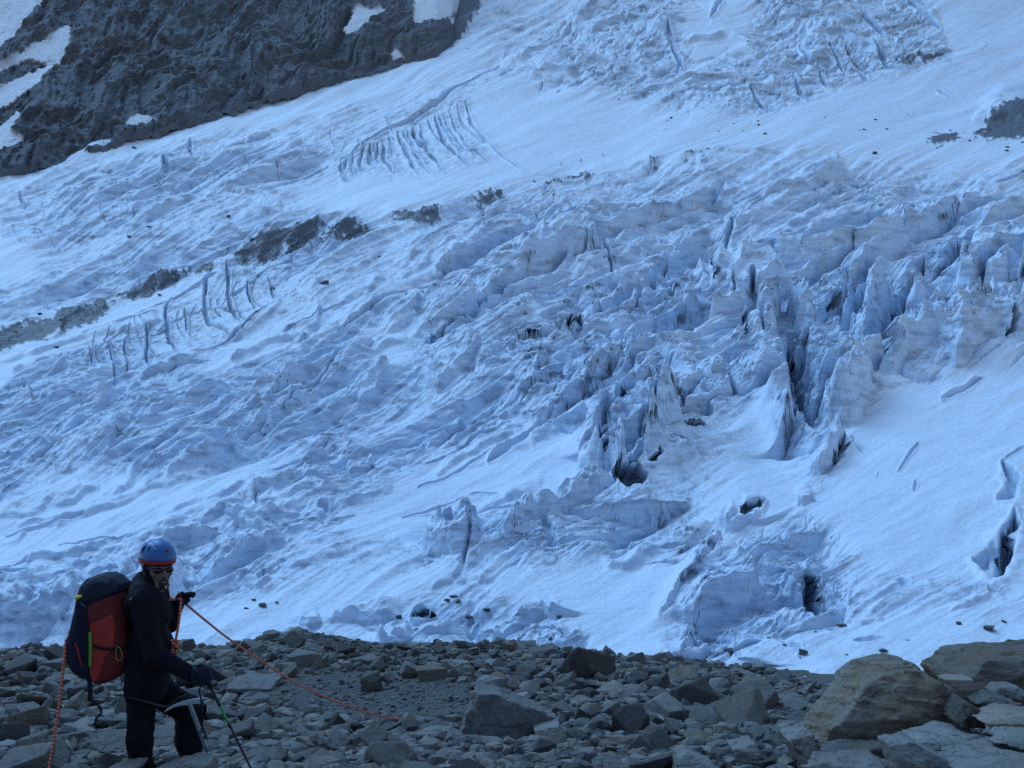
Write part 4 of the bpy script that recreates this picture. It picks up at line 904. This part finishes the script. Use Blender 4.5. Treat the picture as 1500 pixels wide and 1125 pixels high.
# ---- body
def body_prims(P, g, hands=True):
    """the figure; g is added to every radius"""
    tor = U(.06, capsule(P, q(219, 893, -.10), q(223, 893, .10), .118+g, .118+g), capsule(P, q(209, 874, -.15), q(221, 874, .15), .078+g, .076+g), capsule(P, q(219, 945, -.08), q(221, 945, .10), .130+g, .130+g),
            capsule(P, q(212, 992, -.08), q(214, 992, .10), .125+g, .120+g), capsule(P, q(222, 866, 0), q(228, 846, -.01), .062+g, .058+g))
    na = U(.03, capsule(P, q(208, 882, -.19), q(226, 962, -.25), .068+g, .055+g), capsule(P, q(226, 962, -.25), q(283, 988, -.24), .054+g, .040+g))
    fa_ = U(.03, capsule(P, q(226, 884, .18), q(246, 914, .24), .062+g, .052+g), capsule(P, q(246, 914, .24), q(259, 886, .12), .050+g, .036+g))
    return tor, na, fa_
def legs(P, g):
    nl = U(.04, capsule(P, q(205, 1012, -.07), q(203, 1082, -.10), .098+g, .078+g), capsule(P, q(203, 1082, -.10), q(208, 1135, -.09), .078+g, .070+g), capsule(P, q(208, 1135, -.09), q(212, 1205, -.08), .068+g, .052+g))
    fl_ = U(.04, capsule(P, q(222, 1008, .09), q(279, 1041, .06), .098+g, .078+g), capsule(P, q(279, 1041, .06), q(277, 1085, .07), .080+g, .076+g), capsule(P, q(277, 1085, .07), q(281, 1128, .07), .074+g, .052+g))
    return nl, fl_
ang = rad(-50); fw = np.array([math.cos(ang), math.sin(ang), -.06]); fw /= np.linalg.norm(fw); sd_ = np.cross(fw, [0, 0, 1.]); sd_ /= np.linalg.norm(sd_); up = np.cross(sd_, fw)
HR = np.stack([sd_, fw, up], 1); HO = q(231, 832, -.03)
def hl(s, f, u_): return HO+HR@np.array([s, f, u_])
def head(P, g=0.):
    d = U(.02, ellip(P, hl(0, -.008, .035), (.076+g, .096+g, .086+g), HR), ellip(P, hl(0, .022, -.035), (.062+g, .072+g, .085+g), HR))
    d = U(.015, d, capsule(P, hl(-.03, .06, -.098), hl(.03, .06, -.098), .022+g, .022+g), capsule(P, hl(0, .072, -.100), hl(0, .07, -.090), .024+g, .024+g))
    d = U(.008, d, capsule(P, hl(0, .090, .010), hl(0, .110, -.030), .009+g, .014+g), capsule(P, hl(-.012, .096, -.035), hl(.012, .096, -.035), .009+g, .009+g))         # nose
    d = U(.010, d, capsule(P, hl(-.045, .075, .018), hl(.045, .075, .018), .014+g, .014+g), ellip(P, hl(-.045, .062, -.028), (.02+g, .02+g, .016+g), HR), ellip(P, hl(.045, .062, -.028), (.02+g, .02+g, .016+g), HR))   # brow, cheeks
    d = U(.006, d, capsule(P, hl(-.018, .090, -.064), hl(.018, .090, -.064), .007+g, .007+g), capsule(P, hl(-.016, .089, -.075), hl(.016, .089, -.075), .008+g, .008+g))      # lips
    for s in (-1, 1): d = U(.006, d, ellip(P, hl(.078*s, -.005, -.012), (.010+g, .020+g, .032+g), HR))
    return d
# hands
pt, pb_ = q(292, 974, -.25), q(421, 1232, -.20)
pd = (pb_-pt)/np.linalg.norm(pb_-pt); hc = q(297.5, 990, -.247); hc = pt+pd*((hc-pt)@pd)
ey = np.array([0, -1., 0]); ey -= pd*(ey@pd); ey /= np.linalg.norm(ey); ee = np.cross(pd, ey); ee = ee if ee[0] > 0 else -ee
def H(s, e, y): return hc+pd*s+ee*e+ey*y
def grip_hand(P, g):
    d = U(.012, ellip(P, H(-.004, -.034, .006), (.030+g, .030+g, .040+g)), capsule(P, H(-.028, -.030, .018), H(.030, -.026, .016), .020+g, .018+g), capsule(P, q(283, 988, -.24), H(-.004, -.034, .006), .034+g, .028+g))
    for i, s in enumerate((-.032, -.010, .012, .032)):
        r = (.0125, .013, .0125, .011)[i]; L = (.95, 1.05, 1.0, .85)[i]
        ch = [H(s, -.022, .026), H(s-.002, .004, .036*L), H(s, .031*L, .018), H(s+.002, .030, -.012*L), H(s+.002, .012, -.026)]
        f = capsule(P, ch[0], ch[1], r+g, r+g)
        for a, b_ in zip(ch[1:], ch[2:]): f = U(.004, f, capsule(P, a, b_, r+g, r*.93+g))
        d = U(.005, d, f)
    th_ = U(.004, capsule(P, H(-.020, -.035, -.014), H(-.045, -.014, -.022), .015+g, .014+g), capsule(P, H(-.045, -.014, -.022), H(-.054, .012, -.004), .0135+g, .012+g))
    return U(.008, d, th_)
def open_hand(P, g):
    w = q(259, 886, .12); d = U(.014, capsule(P, w, q(263, 879, .10), .030+g, .030+g), capsule(P, q(262, 881, .085), q(266, 877, .125), .024+g, .022+g))
    fing = [[q(266, 874, .08), q(273, 871.5, .07), q(279, 870.2, .065), q(283, 870.3, .062)], [q(267.5, 875.5, .10), q(274, 872.6, .10), q(280, 871.5, .10), q(282, 872.5, .10)],
            [q(268, 877.5, .12), q(273.5, 876, .125), q(275, 879, .12), q(271.5, 880.5, .115)], [q(267.5, 880, .14), q(271.5, 879.5, .145), q(272, 882.5, .14), q(269, 883, .13)]]
    for i, ch in enumerate(fing):
        r = (.0135, .0125, .012, .0105)[i]; f = capsule(P, ch[0], ch[1], r+g, r+g)
        for a, b_ in zip(ch[1:], ch[2:]): f = U(.004, f, capsule(P, a, b_, r+g, r*.95+g))
        d = U(.006, d, f)
    t = U(.004, capsule(P, q(260, 879, .07), q(262.5, 873, .05), .015+g, .013+g), capsule(P, q(262.5, 873, .05), q(267, 869.5, .045), .0125+g, .011+g))
    return U(.008, d, t)
man = empty('person', tuple(BASE), label='mountaineer in dark clothes and blue helmet holding a rope among the rocks', category='person')
def body_all(P):
    tor, na, fa_ = body_prims(P, -.018); nl, fl_ = legs(P, -.014)
    d = U(.04, tor, na, fa_, nl, fl_); d = U(.02, d, head(P)); d = U(.01, d, grip_hand(P, -.004), open_hand(P, -.004))
    for a, b_ in ((q(212, 1205, -.08), q(224, 1226, -.10)), (q(281, 1128, .07), q(296, 1143, .05))): d = U(.03, d, capsule(P, a, b_, .042, .036))
    return d
lo_, hi_ = q(160, 1245, -.45), q(318, 780, .38)
lo_ = np.array([lo_[0], YP-.42, lo_[2]]); hi_ = np.array([hi_[0], YP+.36, hi_[2]])
sdf_mesh('body', body_all, lo_, hi_, .0085, SKIN, man, BASE)
sdf_mesh('face', head, HO-.16, HO+.17, .0035, SKIN, man, BASE)
def wr(P, a=.006, s=9.): return a*fbm3(P[..., 0]*s, P[..., 1]*s, P[..., 2]*s*1.3, 3, 17)
def jacket(P):
    tor, na, fa_ = body_prims(P, .006)
    hem = U(.04, capsule(P, q(208, 1003, -.08), q(214, 1003, .10), .146, .14), capsule(P, q(216, 970, -.08), q(218, 970, .10), .132, .13))
    col_ = U(.02, capsule(P, q(211, 867, -.04), q(221, 867, .06), .094, .09), capsule(P, q(216, 854, -.03), q(226, 852, .01), .088, .078))
    d = U(.05, tor, hem, col_); d = np.maximum(d, -(P[..., 2]-q(0, 1020)[2]-.012*np.sin(P[..., 0]*30)))
    dl = P[..., 0]-HO[0]
    d = np.maximum(d, P[..., 2]-(HO[2]-.040-.50*np.maximum(dl, -.05)))              # collar line falls towards the chin
    arms = smin(na, fa_, .01)
    d = U(.03, d, arms); band = .005*np.sin((P[..., 0]*1.0+P[..., 2]*2.2)*60)*np.clip(1-np.abs(P[..., 2]-q(0, 965)[2])/.10, 0, 1)*(P[..., 1] < YP-.12)
    return d+wr(P, .009, 8)+band*.7
sdf_mesh('jacket', jacket, lo_, (hi_[0], hi_[1], q(0, 838)[2]), .0075, NAVY, man, BASE)
def trousers(P):
    nl, fl_ = legs(P, .004); d = U(.05, nl, fl_, capsule(P, q(210, 1000, -.07), q(214, 1000, .09), .112, .112))
    d = np.maximum(d, P[..., 2]-q(0, 996)[2]); d = d+wr(P, .009, 9)+.004*np.sin(P[..., 2]*70+P[..., 0]*25)*np.clip(1-np.abs(P[..., 2]-q(0, 1050)[2])/.14, 0, 1)
    return d
sdf_mesh('trousers', trousers, (lo_[0], lo_[1], q(0, 1218)[2]), (hi_[0], hi_[1], q(0, 990)[2]), .0075, TROU, man, BASE)
for nm, fn, c_, R_ in (('glove', grip_hand, hc, .12), ('glove', open_hand, q(266, 880, .10), .12)):
    cl = (lambda f: lambda P: f(P, .003)+.002*fbm3(P[..., 0]*60, P[..., 1]*60, P[..., 2]*60, 2))(fn)
    sdf_mesh(nm, cl, c_-R_, c_+R_, .0036, GLV, man, BASE)
for a, m_, t in ((q(212, 1205, -.08), q(213, 1226, -.09), q(236, 1230, -.12)), (q(281, 1128, .07), q(283, 1144, .06), q(306, 1147, .03))):
    f = (lambda a, m_, t: lambda P: U(.03, capsule(P, a, m_, .060, .055), capsule(P, m_+[0, 0, -.005], t, .050, .040)))(a, m_, t)
    sdf_mesh('boot', f, np.minimum(a, t)-.12, np.maximum(a, t)+.12, .008, BOOT, man, BASE)
# helmet, hood, glasses, beard
def axisv(P): return np.einsum('...i,i->...', P-HO, up), np.einsum('...i,i->...', P-HO, fw), np.einsum('...i,i->...', P-HO, sd_)
def shell(P):
    u_, f_, s_ = axisv(P); d = ellip(P, hl(0, -.012, .052), (.112, .130, .125), HR)
    d = np.maximum(d, -(u_-(.058+.10*f_*0-.18*np.minimum(f_+.02, 0)*-1*.5)))
    groove = .004*np.exp(-((np.abs(s_)-.045)/.006)**2)*(f_ < .07)*(u_ > .08)
    return d+groove
helmet = sdf_mesh('helmet', shell, HO-.2, HO+.24, .0045, HELM, man, BASE)
def rim(P):
    u_, f_, s_ = axisv(P); d = ellip(P, hl(0, -.012, .050), (.109, .126, .125), HR)
    return np.maximum(np.maximum(d, -(u_-.034)), u_-.060)
sdf_mesh('helmet_rim', rim, HO-.2, HO+.24, .0045, REDP, helmet, BASE)
sdf_mesh('emblem', lambda P: U(.004, *[capsule(P, hl(-.01, .098, .118), hl(-.01+.011*math.cos(k*2.094+1.5), .098, .118+.012*math.sin(k*2.094+1.5)), .007, .004) for k in range(3)]), hl(-.01, .098, .118)-.035, hl(-.01, .098, .118)+.035, .002, REDP, helmet, BASE)
for k in range(3):
    a = hl(.105*math.cos(.2+k*.5), .10*math.sin(.2+k*.5)-.02, .098+.012*k); b2_ = hl(.072*math.cos(.3+k*.5), .075*math.sin(.3+k*.5)-.02, .145)
    tube_mesh('vent_slot', [a, (a+b2_)/2+up*.006+sd_*.008, b2_], .005, BLK, helmet, BASE)
def hood(P):
    u_, f_, s_ = axisv(P); keep = np.maximum(np.minimum(.022-u_, f_-.025), -(u_+.11))
    d = np.maximum(head(P, .006), np.maximum(keep, u_-.07))
    nk = np.maximum(capsule(P, hl(0, -.03, -.05), q(222, 868, 0), .068, .075), f_-.035)
    return smin(d, nk, .01)
sdf_mesh('balaclava', hood, HO-.2, HO+.2, .0045, BLK, man, BASE)
def glasses(P):
    d = 1
    for s in (-1, 1):
        d = np.minimum(d, ellip(P, hl(.034*s, .092-.006, -.001), (.030, .016, .019), HR)); d = np.minimum(d, capsule(P, hl(.060*s, .076, .006), hl(.082*s, -.01, .010), .006, .005))
    return smin(d, capsule(P, hl(-.012, .102, .006), hl(.012, .102, .006), .006, .006), .006)
sdf_mesh('sunglasses', glasses, HO-.14, HO+.15, .003, LENS, man, BASE)
def beard(P):
    u_, f_, s_ = axisv(P); ring = np.sqrt((s_/.028)**2+((u_+.083)/.034)**2); gap_ = np.sqrt((s_/.017)**2+((u_+.070)/.007)**2)
    d = np.maximum(head(P, .003), (ring-1)*.03); d = np.maximum(d, (1-gap_)*.008); return np.maximum(d, .03-f_)+.0015*perlin3(P[..., 0]*250, P[..., 1]*250, P[..., 2]*250)
sdf_mesh('beard', beard, HO-.16, HO+.16, .0032, BEARD, man, BASE)
strap = tube_mesh('chin_strap', [hl(.100, -.02, .045), hl(.092, .0, .0), hl(.080, .022, -.05), hl(.055, .05, -.105), hl(.02, .085, -.128), hl(.0, .10, -.120)], .0055, STRG, helmet, BASE, flat=(1, .5))
tube_mesh('strap_tip', [hl(-.010, .106, -.112), hl(-.006, .112, -.100), hl(-.006, .110, -.092)], .004, WHT, helmet, BASE)
tube_mesh('harness', [q(172, 1018, -.17), q(195, 1022, -.21), q(222, 1030, -.17), q(244, 1034, -.09), q(262, 1022, -.05), q(277, 1016, -.03)], .012, HARN, man, BASE, flat=(.4, 1.1))
tube_mesh('harness_loop', [q(253, 935, -.05), q(256, 944, -.06), q(257, 955, -.05), q(252, 963, -.03)], .006, HARN, man, BASE)
# ---- backpack
pack = empty('backpack', tuple(q(146, 1002, -.02)), label='red and navy backpack with grey lid worn by the mountaineer', category='backpack'); PB = q(146, 1002, -.02)
OUT = [(123,853),(132,846),(143,842),(156,841),(166,844),(177,855),(183,874),(186,906),(189,940),(188,971),(181,986),(171,994),(158,1000),(146,1002),(130,997),(116,990),(107,984),(100,974),(97,966),(97.5,948),(101,928),(105,912),(109,896),(114,880),(118,866)]
OUT = [(750+(u-750)*.985+(144-u)*.03, 640+(v-640)*.985+(922-v)*.035) for u, v in OUT]
def nearer(pts): return [(750+(u-750)*.974, 640+(v-640)*.974) for u, v in pts]
def pxs(P): return UC+F*P[..., 0]/YP, HOR-F*P[..., 2]/YP
def polyM(pts): return np.array([W(u, v, YP)[[0, 2]] for u, v in pts])
def ext(P, pts, y0, y1, rnd):
    d2 = poly_sdf(polyM(pts), P[:, 0, :, 0], P[:, 0, :, 2])[:, None, :]+rnd; dy = np.abs(P[..., 1]-YP-(y0+y1)/2)-(y1-y0)/2+rnd
    d2 = np.broadcast_to(d2, dy.shape)
    return np.minimum(np.maximum(d2, dy), 0)+np.hypot(np.maximum(d2, 0), np.maximum(dy, 0))-rnd
def packf(P): return ext(P, OUT, -.20, .13, .075)+.006*fbm3(P[..., 0]*11, P[..., 1]*11, P[..., 2]*11, 3, 5)
plo, phi = q(90, 1010), q(196, 832); plo = np.array([plo[0], YP-.26, plo[2]]); phi = np.array([phi[0], YP+.2, phi[2]])
sdf_mesh('main_bag', packf, plo, phi, .0065, PNV, pack, PB)
def panel(pts, g, cut=.0): return lambda P: np.maximum(np.maximum(packf(P)-g, poly_sdf(polyM(nearer(pts)), P[:, 0, :, 0], P[:, 0, :, 2])[:, None, :]+0*P[..., 1]), P[..., 1]-YP-cut)
LID = [(108,892),(112,868),(121,848),(143,836),(168,838),(184,856),(186,866),(176,868),(158,871),(140,877),(124,882)]
sdf_mesh('lid', lambda P: panel(LID, .009, .25)(P)+.004*fbm3(P[..., 0]*20, P[..., 1]*20, P[..., 2]*20, 2), plo, phi, .0065, LIDM, pack, PB)
sdf_mesh('side_panel', panel([(131,886),(160,874),(186,866),(190,906),(192,971),(176,998),(150,1006),(134,1002),(127,930)], .007), plo, phi, .0065, MAR, pack, PB)
sdf_mesh('pocket', panel([(134,914),(167,899),(171,915),(168,950),(156,962),(149,985),(140,1003),(135,995),(132,950)], .015), plo, phi, .0065, REDF, pack, PB)
ys_ = -.225
tube_mesh('piping', [q(103,926,-.17), q(112,946,-.20), q(118,968,-.20), q(124,986,-.18)], .006, REDP, pack, PB)
tube_mesh('green_strap', [q(132,926,-.233), q(132.5,950,-.238), q(132,976,-.230)], .0095, GRN, pack, PB, flat=(1, .3))
tube_mesh('compression_strap', [q(134,945,-.228), q(150,950,-.23), q(170,951,-.225), q(182,949,-.19)], .009, BLK, pack, PB, flat=(1, .4))
tube_mesh('compression_strap', [q(127,905,-.21), q(127.5,930,-.222), q(127.5,975,-.217), q(129,998,-.18)], .008, BLK, pack, PB, flat=(1, .3))
tube_mesh('dangling_strap', [q(131,996,-.17), q(132,1010,-.17), q(131.5,1026,-.17)], .015, BLK, pack, PB, flat=(1, .3))
tube_mesh('dangling_strap', [q(132,1024,-.17), q(140,1030,-.17), q(147,1037,-.16), q(148,1045,-.17), q(141,1052,-.17), q(140,1058,-.17), q(136,1063,-.17)], .007, BLK, pack, PB, flat=(1, .5))
tube_mesh('lid_cord', [q(123,860,-.20), q(130,852,-.215), q(143,845,-.205), q(158,842,-.18)], .0028, STRG, pack, PB)
tube_mesh('lid_cord', [q(117,882,-.20), q(121,886,-.215), q(126,889,-.225)], .0028, STRG, pack, PB)
sdf_mesh('yellow_clip', lambda P: U(.004, capsule(P, q(112, 876, -.19), q(118, 873.5, -.20), .012, .010)), q(112, 876, -.19)-.05, q(118, 873, -.20)+.05, .003, YEL, pack, PB)
tube_mesh('carabiner', [q(170,946,-.235), q(176,950,-.235), q(179,958,-.235), q(178,966,-.235), q(172,967,-.235), q(170,961,-.235), q(170,950,-.235)], .0035, plain('brass_metal', (.35, .27, .08), .4, .6), pack, PB)
tube_mesh('shoulder_strap', [q(184,893,-.17), q(190,880,-.21), q(200,872,-.225), q(214,866,-.19), q(228,872,-.14), q(240,888,-.10), q(243,910,-.10)], .024, BLK, pack, PB, flat=(1, .35))
tube_mesh('strap_buckle', [q(190,878.5,-.238), q(194,876,-.243), q(200,874,-.245), q(203,876,-.243)], .0042, plain('pale_brass', (.5, .45, .25), .45, .4), pack, PB)
# ---- trekking pole, ice axe
def rod(a, b_, r0, r1, name, mat, parent, base, n=12): return tube_mesh(name, [a, a+(b_-a)*.5, b_], [r0, (r0+r1)/2, r1], mat, parent, base, n=n, sub=2)
tip = pb_; pole = empty('trekking_pole', tuple(tip), label='black trekking pole with a green middle section in the gloved hand', category='trekking pole')
def on(t): return pt+(pb_-pt)*t
tt = lambda v: (v-974)/(1232-974)
rod(on(0), on(tt(1008)), .016, .014, 'grip', BLK, pole, tip); rod(on(tt(1007)), on(tt(1034)), .0095, .0095, 'upper_shaft', BLKM, pole, tip)
rod(on(tt(1033)), on(tt(1060)), .0085, .0085, 'middle_shaft', GRNM, pole, tip); rod(on(tt(1059)), on(tt(1064)), .011, .011, 'clamp', BLKM, pole, tip); rod(on(tt(1063)), on(tt(1215)), .0078, .0065, 'lower_shaft', BLKM, pole, tip)
rod(on(tt(1214)), on(1), .006, .002, 'steel_tip', STEEL, pole, tip)
tube_mesh('wrist_loop', [on(.01), q(284,976,-.27), q(282,986,-.30), q(290,996,-.29), on(.09)], .005, BLK, pole, tip, flat=(1, .4))
sdf_mesh('basket', lambda P: np.maximum(capsule(P, on(.90), on(.905), .04, .04), np.abs((P-on(.90))@pd)-.006), on(.90)-.07, on(.90)+.07, .0035, BLK, pole, tip)
AB = q(304, 1102, -.12); axe = empty('ice_axe', tuple(AB), label='ice axe with pale steel head hanging in front of the raised leg', category='ice axe')
def flat_poly(name, pts, dy, th_, mat, parent, base):
    P = [q(u, v, dy) for u, v in pts]; n = len(P); V = [p-[0, th_, 0] for p in P]+[p+[0, th_, 0] for p in P]
    me = bpy.data.meshes.new(name); me.from_pydata([tuple(v-base) for v in V], [], [list(range(n)), list(range(2*n-1, n-1, -1))]+[[i, i+n, (i+1) % n+n, (i+1) % n] for i in range(n)])
    o = link(name, me, mat, parent); bv = o.modifiers.new('edge', 'BEVEL'); bv.width = .0025; bv.segments = 2; return o
flat_poly('axe_head', [(240,1043.5),(246,1036.5),(256,1031),(267,1027),(278,1024.6),(283,1023.6),(293.5,1022.6),(294.5,1026),(294,1031.5),(288,1031),(283,1031),(274,1033),(265,1033.5),(254,1036.5),(245,1041.5)], -.13, .007, STEEL, axe, AB)
tube_mesh('axe_shaft', [q(277,1029,-.13), q(284,1048,-.13), q(304,1101,-.12)], .0145, ALU, axe, AB, n=12, flat=(1, .6))
tube_mesh('spike', [q(303.5,1100,-.12), q(306,1108,-.12)], [.011, .003], STEEL, axe, AB, sub=1, flat=(1, .6))
tube_mesh('leash', [H(.03, -.02, .04), q(292,1012,-.22), q(294,1022,-.15), q(295,1034,-.15), q(296,1060,-.14), q(301,1080,-.135), q(297,1079,-.13)], .005, BLK, axe, AB, flat=(1, .4))
tube_mesh('grip_band', [q(291.5,1067,-.124), q(294,1074,-.124)], .0165, BLKM, axe, AB, sub=1, flat=(1, .65))
# ---- ropes
ropem, nt, b = new_mat('orange_climbing_rope')
at_ = lambda n: N(nt, 'ShaderNodeAttribute', attribute_name=n).outputs['Fac']
ph = math_(nt, 'ADD', math_(nt, 'MULTIPLY', at_('along'), 42.), at_('round'))
fl = math_(nt, 'FRACT', ph); ph2 = math_(nt, 'FRACT', math_(nt, 'SUBTRACT', math_(nt, 'MULTIPLY', at_('along'), 42.), at_('round')))
c = mix(nt, ramp(nt, fl, [(.0, (1, 1, 1)), (.22, (1, 1, 1)), (.3, (0, 0, 0))]), (.74, .11, .04), (.70, .46, .38)); c = mix(nt, ramp(nt, ph2, [(.0, (.7, .7, .7)), (.14, (.7, .7, .7)), (.2, (0, 0, 0))]), c, (.22, .03, .03))
nt.links.new(c, b.inputs['Base Color']); b.inputs['Roughness'].default_value = .8
r1 = np.array([97, 940]); gl = ground_at(40, 1110)
RL = [q(104,934,-.12), q(97.5,936,-.16), q(95.5,952,-.17), q(92,985,-.18), q(88,1020,-.18), q(83,1058,-.18), q(76,1100,-.18), q(69,1140,-.18), q(60,1185,-.18), q(48,1222,-.20)]
for x_, y_ in ((-3.15, 6.8), (-3.6, 6.4), (-4.2, 6.3)): RL.append(np.array([x_, y_, float(ground_z(x_, y_))+.02]))
tube_mesh('rope', RL, .0082, ropem, None, np.zeros(3), n=12, sub=10, label='orange flecked rope hanging from the backpack to the lower left', category='rope')
RP = [(262,876.5,7.13),(265,879,7.16),(269,882,7.25),(300,908,7.75),(337,937,8.35),(383,968,9.05),(433,1000,9.75),(487,1025,10.5),(550,1047,11.3),(593,1055,11.8),(622,1058.3,12.1),(634,1060,12.2),(646,1066,12.4)]
rope2 = tube_mesh('rope', [W(*p) for p in RP], .0078, ropem, None, np.zeros(3), n=12, sub=12, label='long orange rope sagging from the raised hand down to the scree', category='rope')
tube_mesh('hand_wrap', [q(244,878,.02), q(250,878.5,.03), q(257,877.5,.04), q(262,876,.05), q(264,871,.04), q(262,868,.06), q(262.5,870,.14), q(265,877,.05), q(264.5,886,.02), q(263.5,900,-.02), q(261,918,-.05), q(258.5,932,-.07), q(257,940,-.08)], .0078, ropem, rope2, np.zeros(3), n=12)
kp = q(256.5, 947, -.09); kt = []
for i in range(46):
    t = i/46*2*math.pi*3; kt.append(kp+np.array([.020*math.sin(t)*(1+.2*math.cos(2*t/3)), .016*math.cos(t), .034*math.sin(2*t/3+.4)]))
tube_mesh('knot', kt, .0082, ropem, rope2, np.zeros(3), n=10, sub=3)
# rocks the boots stand on
boulder('flat rock under the raised boot of the mountaineer', [(252,1152),(296,1149),(332,1154),(338,1240),(246,1240)], 6.95, .5, 'grey', 77, .2, 2, .1, .5)
# ---- far climbers on the snow basin, and stones lying on the snow
def small_person(u, v, lab, seed):
    b_ = pick(u, v); r = np.random.default_rng(seed); y = r.uniform(0, 6.28); o = empty('person', tuple(b_), label=lab, category='person', group='far climbers on the snow basin'); o.rotation_euler = (0, 0, y)
    def f(P):
        p = lambda x, yy, z: np.array([x, yy, z])
        d = U(.05, capsule(P, p(0, -.05, 1.35), p(0, 0, .95), .17, .14), capsule(P, p(.02, .09, .9), p(.16, .10, .05), .10, .06), capsule(P, p(-.02, -.09, .9), p(-.2, -.10, .05), .10, .06), capsule(P, p(0, .2, 1.4), p(.2, .26, 1.02), .06, .05), capsule(P, p(0, -.2, 1.4), p(.22, -.24, 1.08), .06, .05), ellip(P, p(.04, 0, 1.64), (.11, .10, .14)))
        return U(.04, d, ellip(P, p(-.2, 0, 1.25), (.14, .16, .27)))
    sdf_mesh('body', f, (-.45, -.45, -.05), (.45, .45, 1.85), .035, TROU, o, np.zeros(3))
small_person(822, 243, 'tiny dark climber on the far snow basin, leftmost of the three', 1)
small_person(852, 238, 'tiny dark climber on the far snow basin, middle of the three', 2)
small_person(883, 230, 'tiny dark climber on the far snow basin, rightmost of the three', 3)
STN = [(1075,182,2),(1112,184,2),(1121,197,4),(1266,191,3),(1299,190,2),(1209,173,1.5),(1016,207,1.5),(1053,193,1.5),(1281,226,5),(1475,216,3.5),(1475,222,3),(1420,207,3),(1445,205,2),(1373,218,2),(1498,209,2),(1088,192,1.5),(1110,178,1.5),(1260,191,1.5),(1095,62,2),(1283,176,2),(978,178,2),(975,189,1.5),(983,174,2),(686,72,1.5),(517,113,2),
  (196,217,3),(335,318,4.5),(219,334,3.5),(190,349,4),(82,510,4),(234,433,4),(475,416,6),(400,424,4),(555,377,3),(60,461,4),(783,267,3),(906,146,2),(1447,923,8),(1470,912,5),(1231,917,8),(1175,957,7),(1292,955,7),(1150,946,4),(1068,955,6),(1262,972,4),(372,880,5),(385,888,7),(405,884,4),(362,892,4),(820,905,4),(806,937,4),(664,875,6),(672,882,5),(655,880,5),(690,905,7),(712,895,5),(1194,926,3),(1330,938,3),(1405,915,4),(1240,960,3),(1125,935,3),(585,905,4)]
for i, (u, v, r) in enumerate(STN):
    p = pick(u, v); s = r*p[1]/F*.9
    o = bpy.data.objects.new('rock', PROTO[(i*7) % len(PROTO)]); COL.objects.link(o); o.material_slots[0].link = 'OBJECT'; o.material_slots[0].material = RM['dark']
    o.location = tuple(p+[0, 0, s*.15]); o.scale = (s, s, s*.9); o.rotation_euler = (0, .1, i*1.3); o['category'] = 'rock'; o['group'] = 'stones lying on the ice'
    zone = 'on the upper snow basin' if v < 260 else ('on the left part of the glacier' if v < 600 else ('on the ice beyond the scree, right of centre' if u > 1000 else 'on the ice beyond the scree, left of centre'))
    o['label'] = ('small' if r < 4 else 'larger')+' dark stone lying on white snow '+zone

# ---- stones of the medial moraine: one mass nobody could count
ds = []; dr = np.random.default_rng(44)
for P in ROCKP[:11]+ROCKP[11:13]:
    A_ = np.array(P, float); n_ = int(60+.10*np.ptp(A_[:, 0])*np.ptp(A_[:, 1])); x0, y0 = A_.min(0)-6; x1, y1 = A_.max(0)+6
    for _ in range(min(n_, 420)):
        u, v = dr.uniform(x0, x1), dr.uniform(y0, y1)
        if not inpoly(P, np.array(u+dr.normal(0, 5)), np.array(v+dr.normal(0, 3))): continue
        c_ = int(np.argmin(np.abs(us-u))); i_ = int(np.argmin(np.abs(V0[:, c_]-v))); p = GV_[i_, c_]
        ds.append((p[0], p[1], p[2], p[1]/F*.75*np.exp(dr.normal(0, .5)), int(dr.integers(999)), 1.))
rubble('debris', ds, rm)
# ================================================================== CAMERA, LIGHT, SKY
cam = bpy.data.cameras.new('camera'); co = bpy.data.objects.new('camera', cam); COL.objects.link(co)
co.location = (0, 0, 0); co.rotation_euler = (rad(90), 0, 0)
cam.sensor_width = 36; cam.lens = 36*F/1500; cam.shift_y = (HOR-562.5)/1500; cam.clip_start = .1; cam.clip_end = 6000
sc.camera = co
SUN_EL, SUN_AZ = 57, -42        # the brightest part of the sky: high, beyond the ice to the left
w = bpy.data.worlds.new('World'); sc.world = w; w.use_nodes = True
nt = w.node_tree; bg = nt.nodes['Background']
sky = nt.nodes.new('ShaderNodeTexSky'); sky.sky_type = 'NISHITA'; sky.sun_disc = False
sky.sun_elevation = rad(SUN_EL); sky.sun_rotation = rad(SUN_AZ); sky.altitude = 2500; sky.air_density = 1.0; sky.dust_density = .2; sky.ozone_density = 1.5
nt.links.new(sky.outputs[0], bg.inputs[0]); bg.inputs[1].default_value = .075
su = bpy.data.lights.new('sky_glow', 'SUN'); so = bpy.data.objects.new('sun', su); COL.objects.link(so)
su.energy = 1.25; su.angle = rad(38); su.color = (.32, .61, .97)
d = np.array([math.sin(rad(SUN_AZ))*math.cos(rad(SUN_EL)), math.cos(rad(SUN_AZ))*math.cos(rad(SUN_EL)), math.sin(rad(SUN_EL))])
from mathutils import Vector
so.rotation_euler = Vector(-d).to_track_quat('-Z', 'Y').to_euler()
sc.view_settings.view_transform = 'Standard'; sc.view_settings.look = 'None'; sc.view_settings.exposure = 1.08; sc.view_settings.gamma = 1
sc.cycles.use_denoising = False
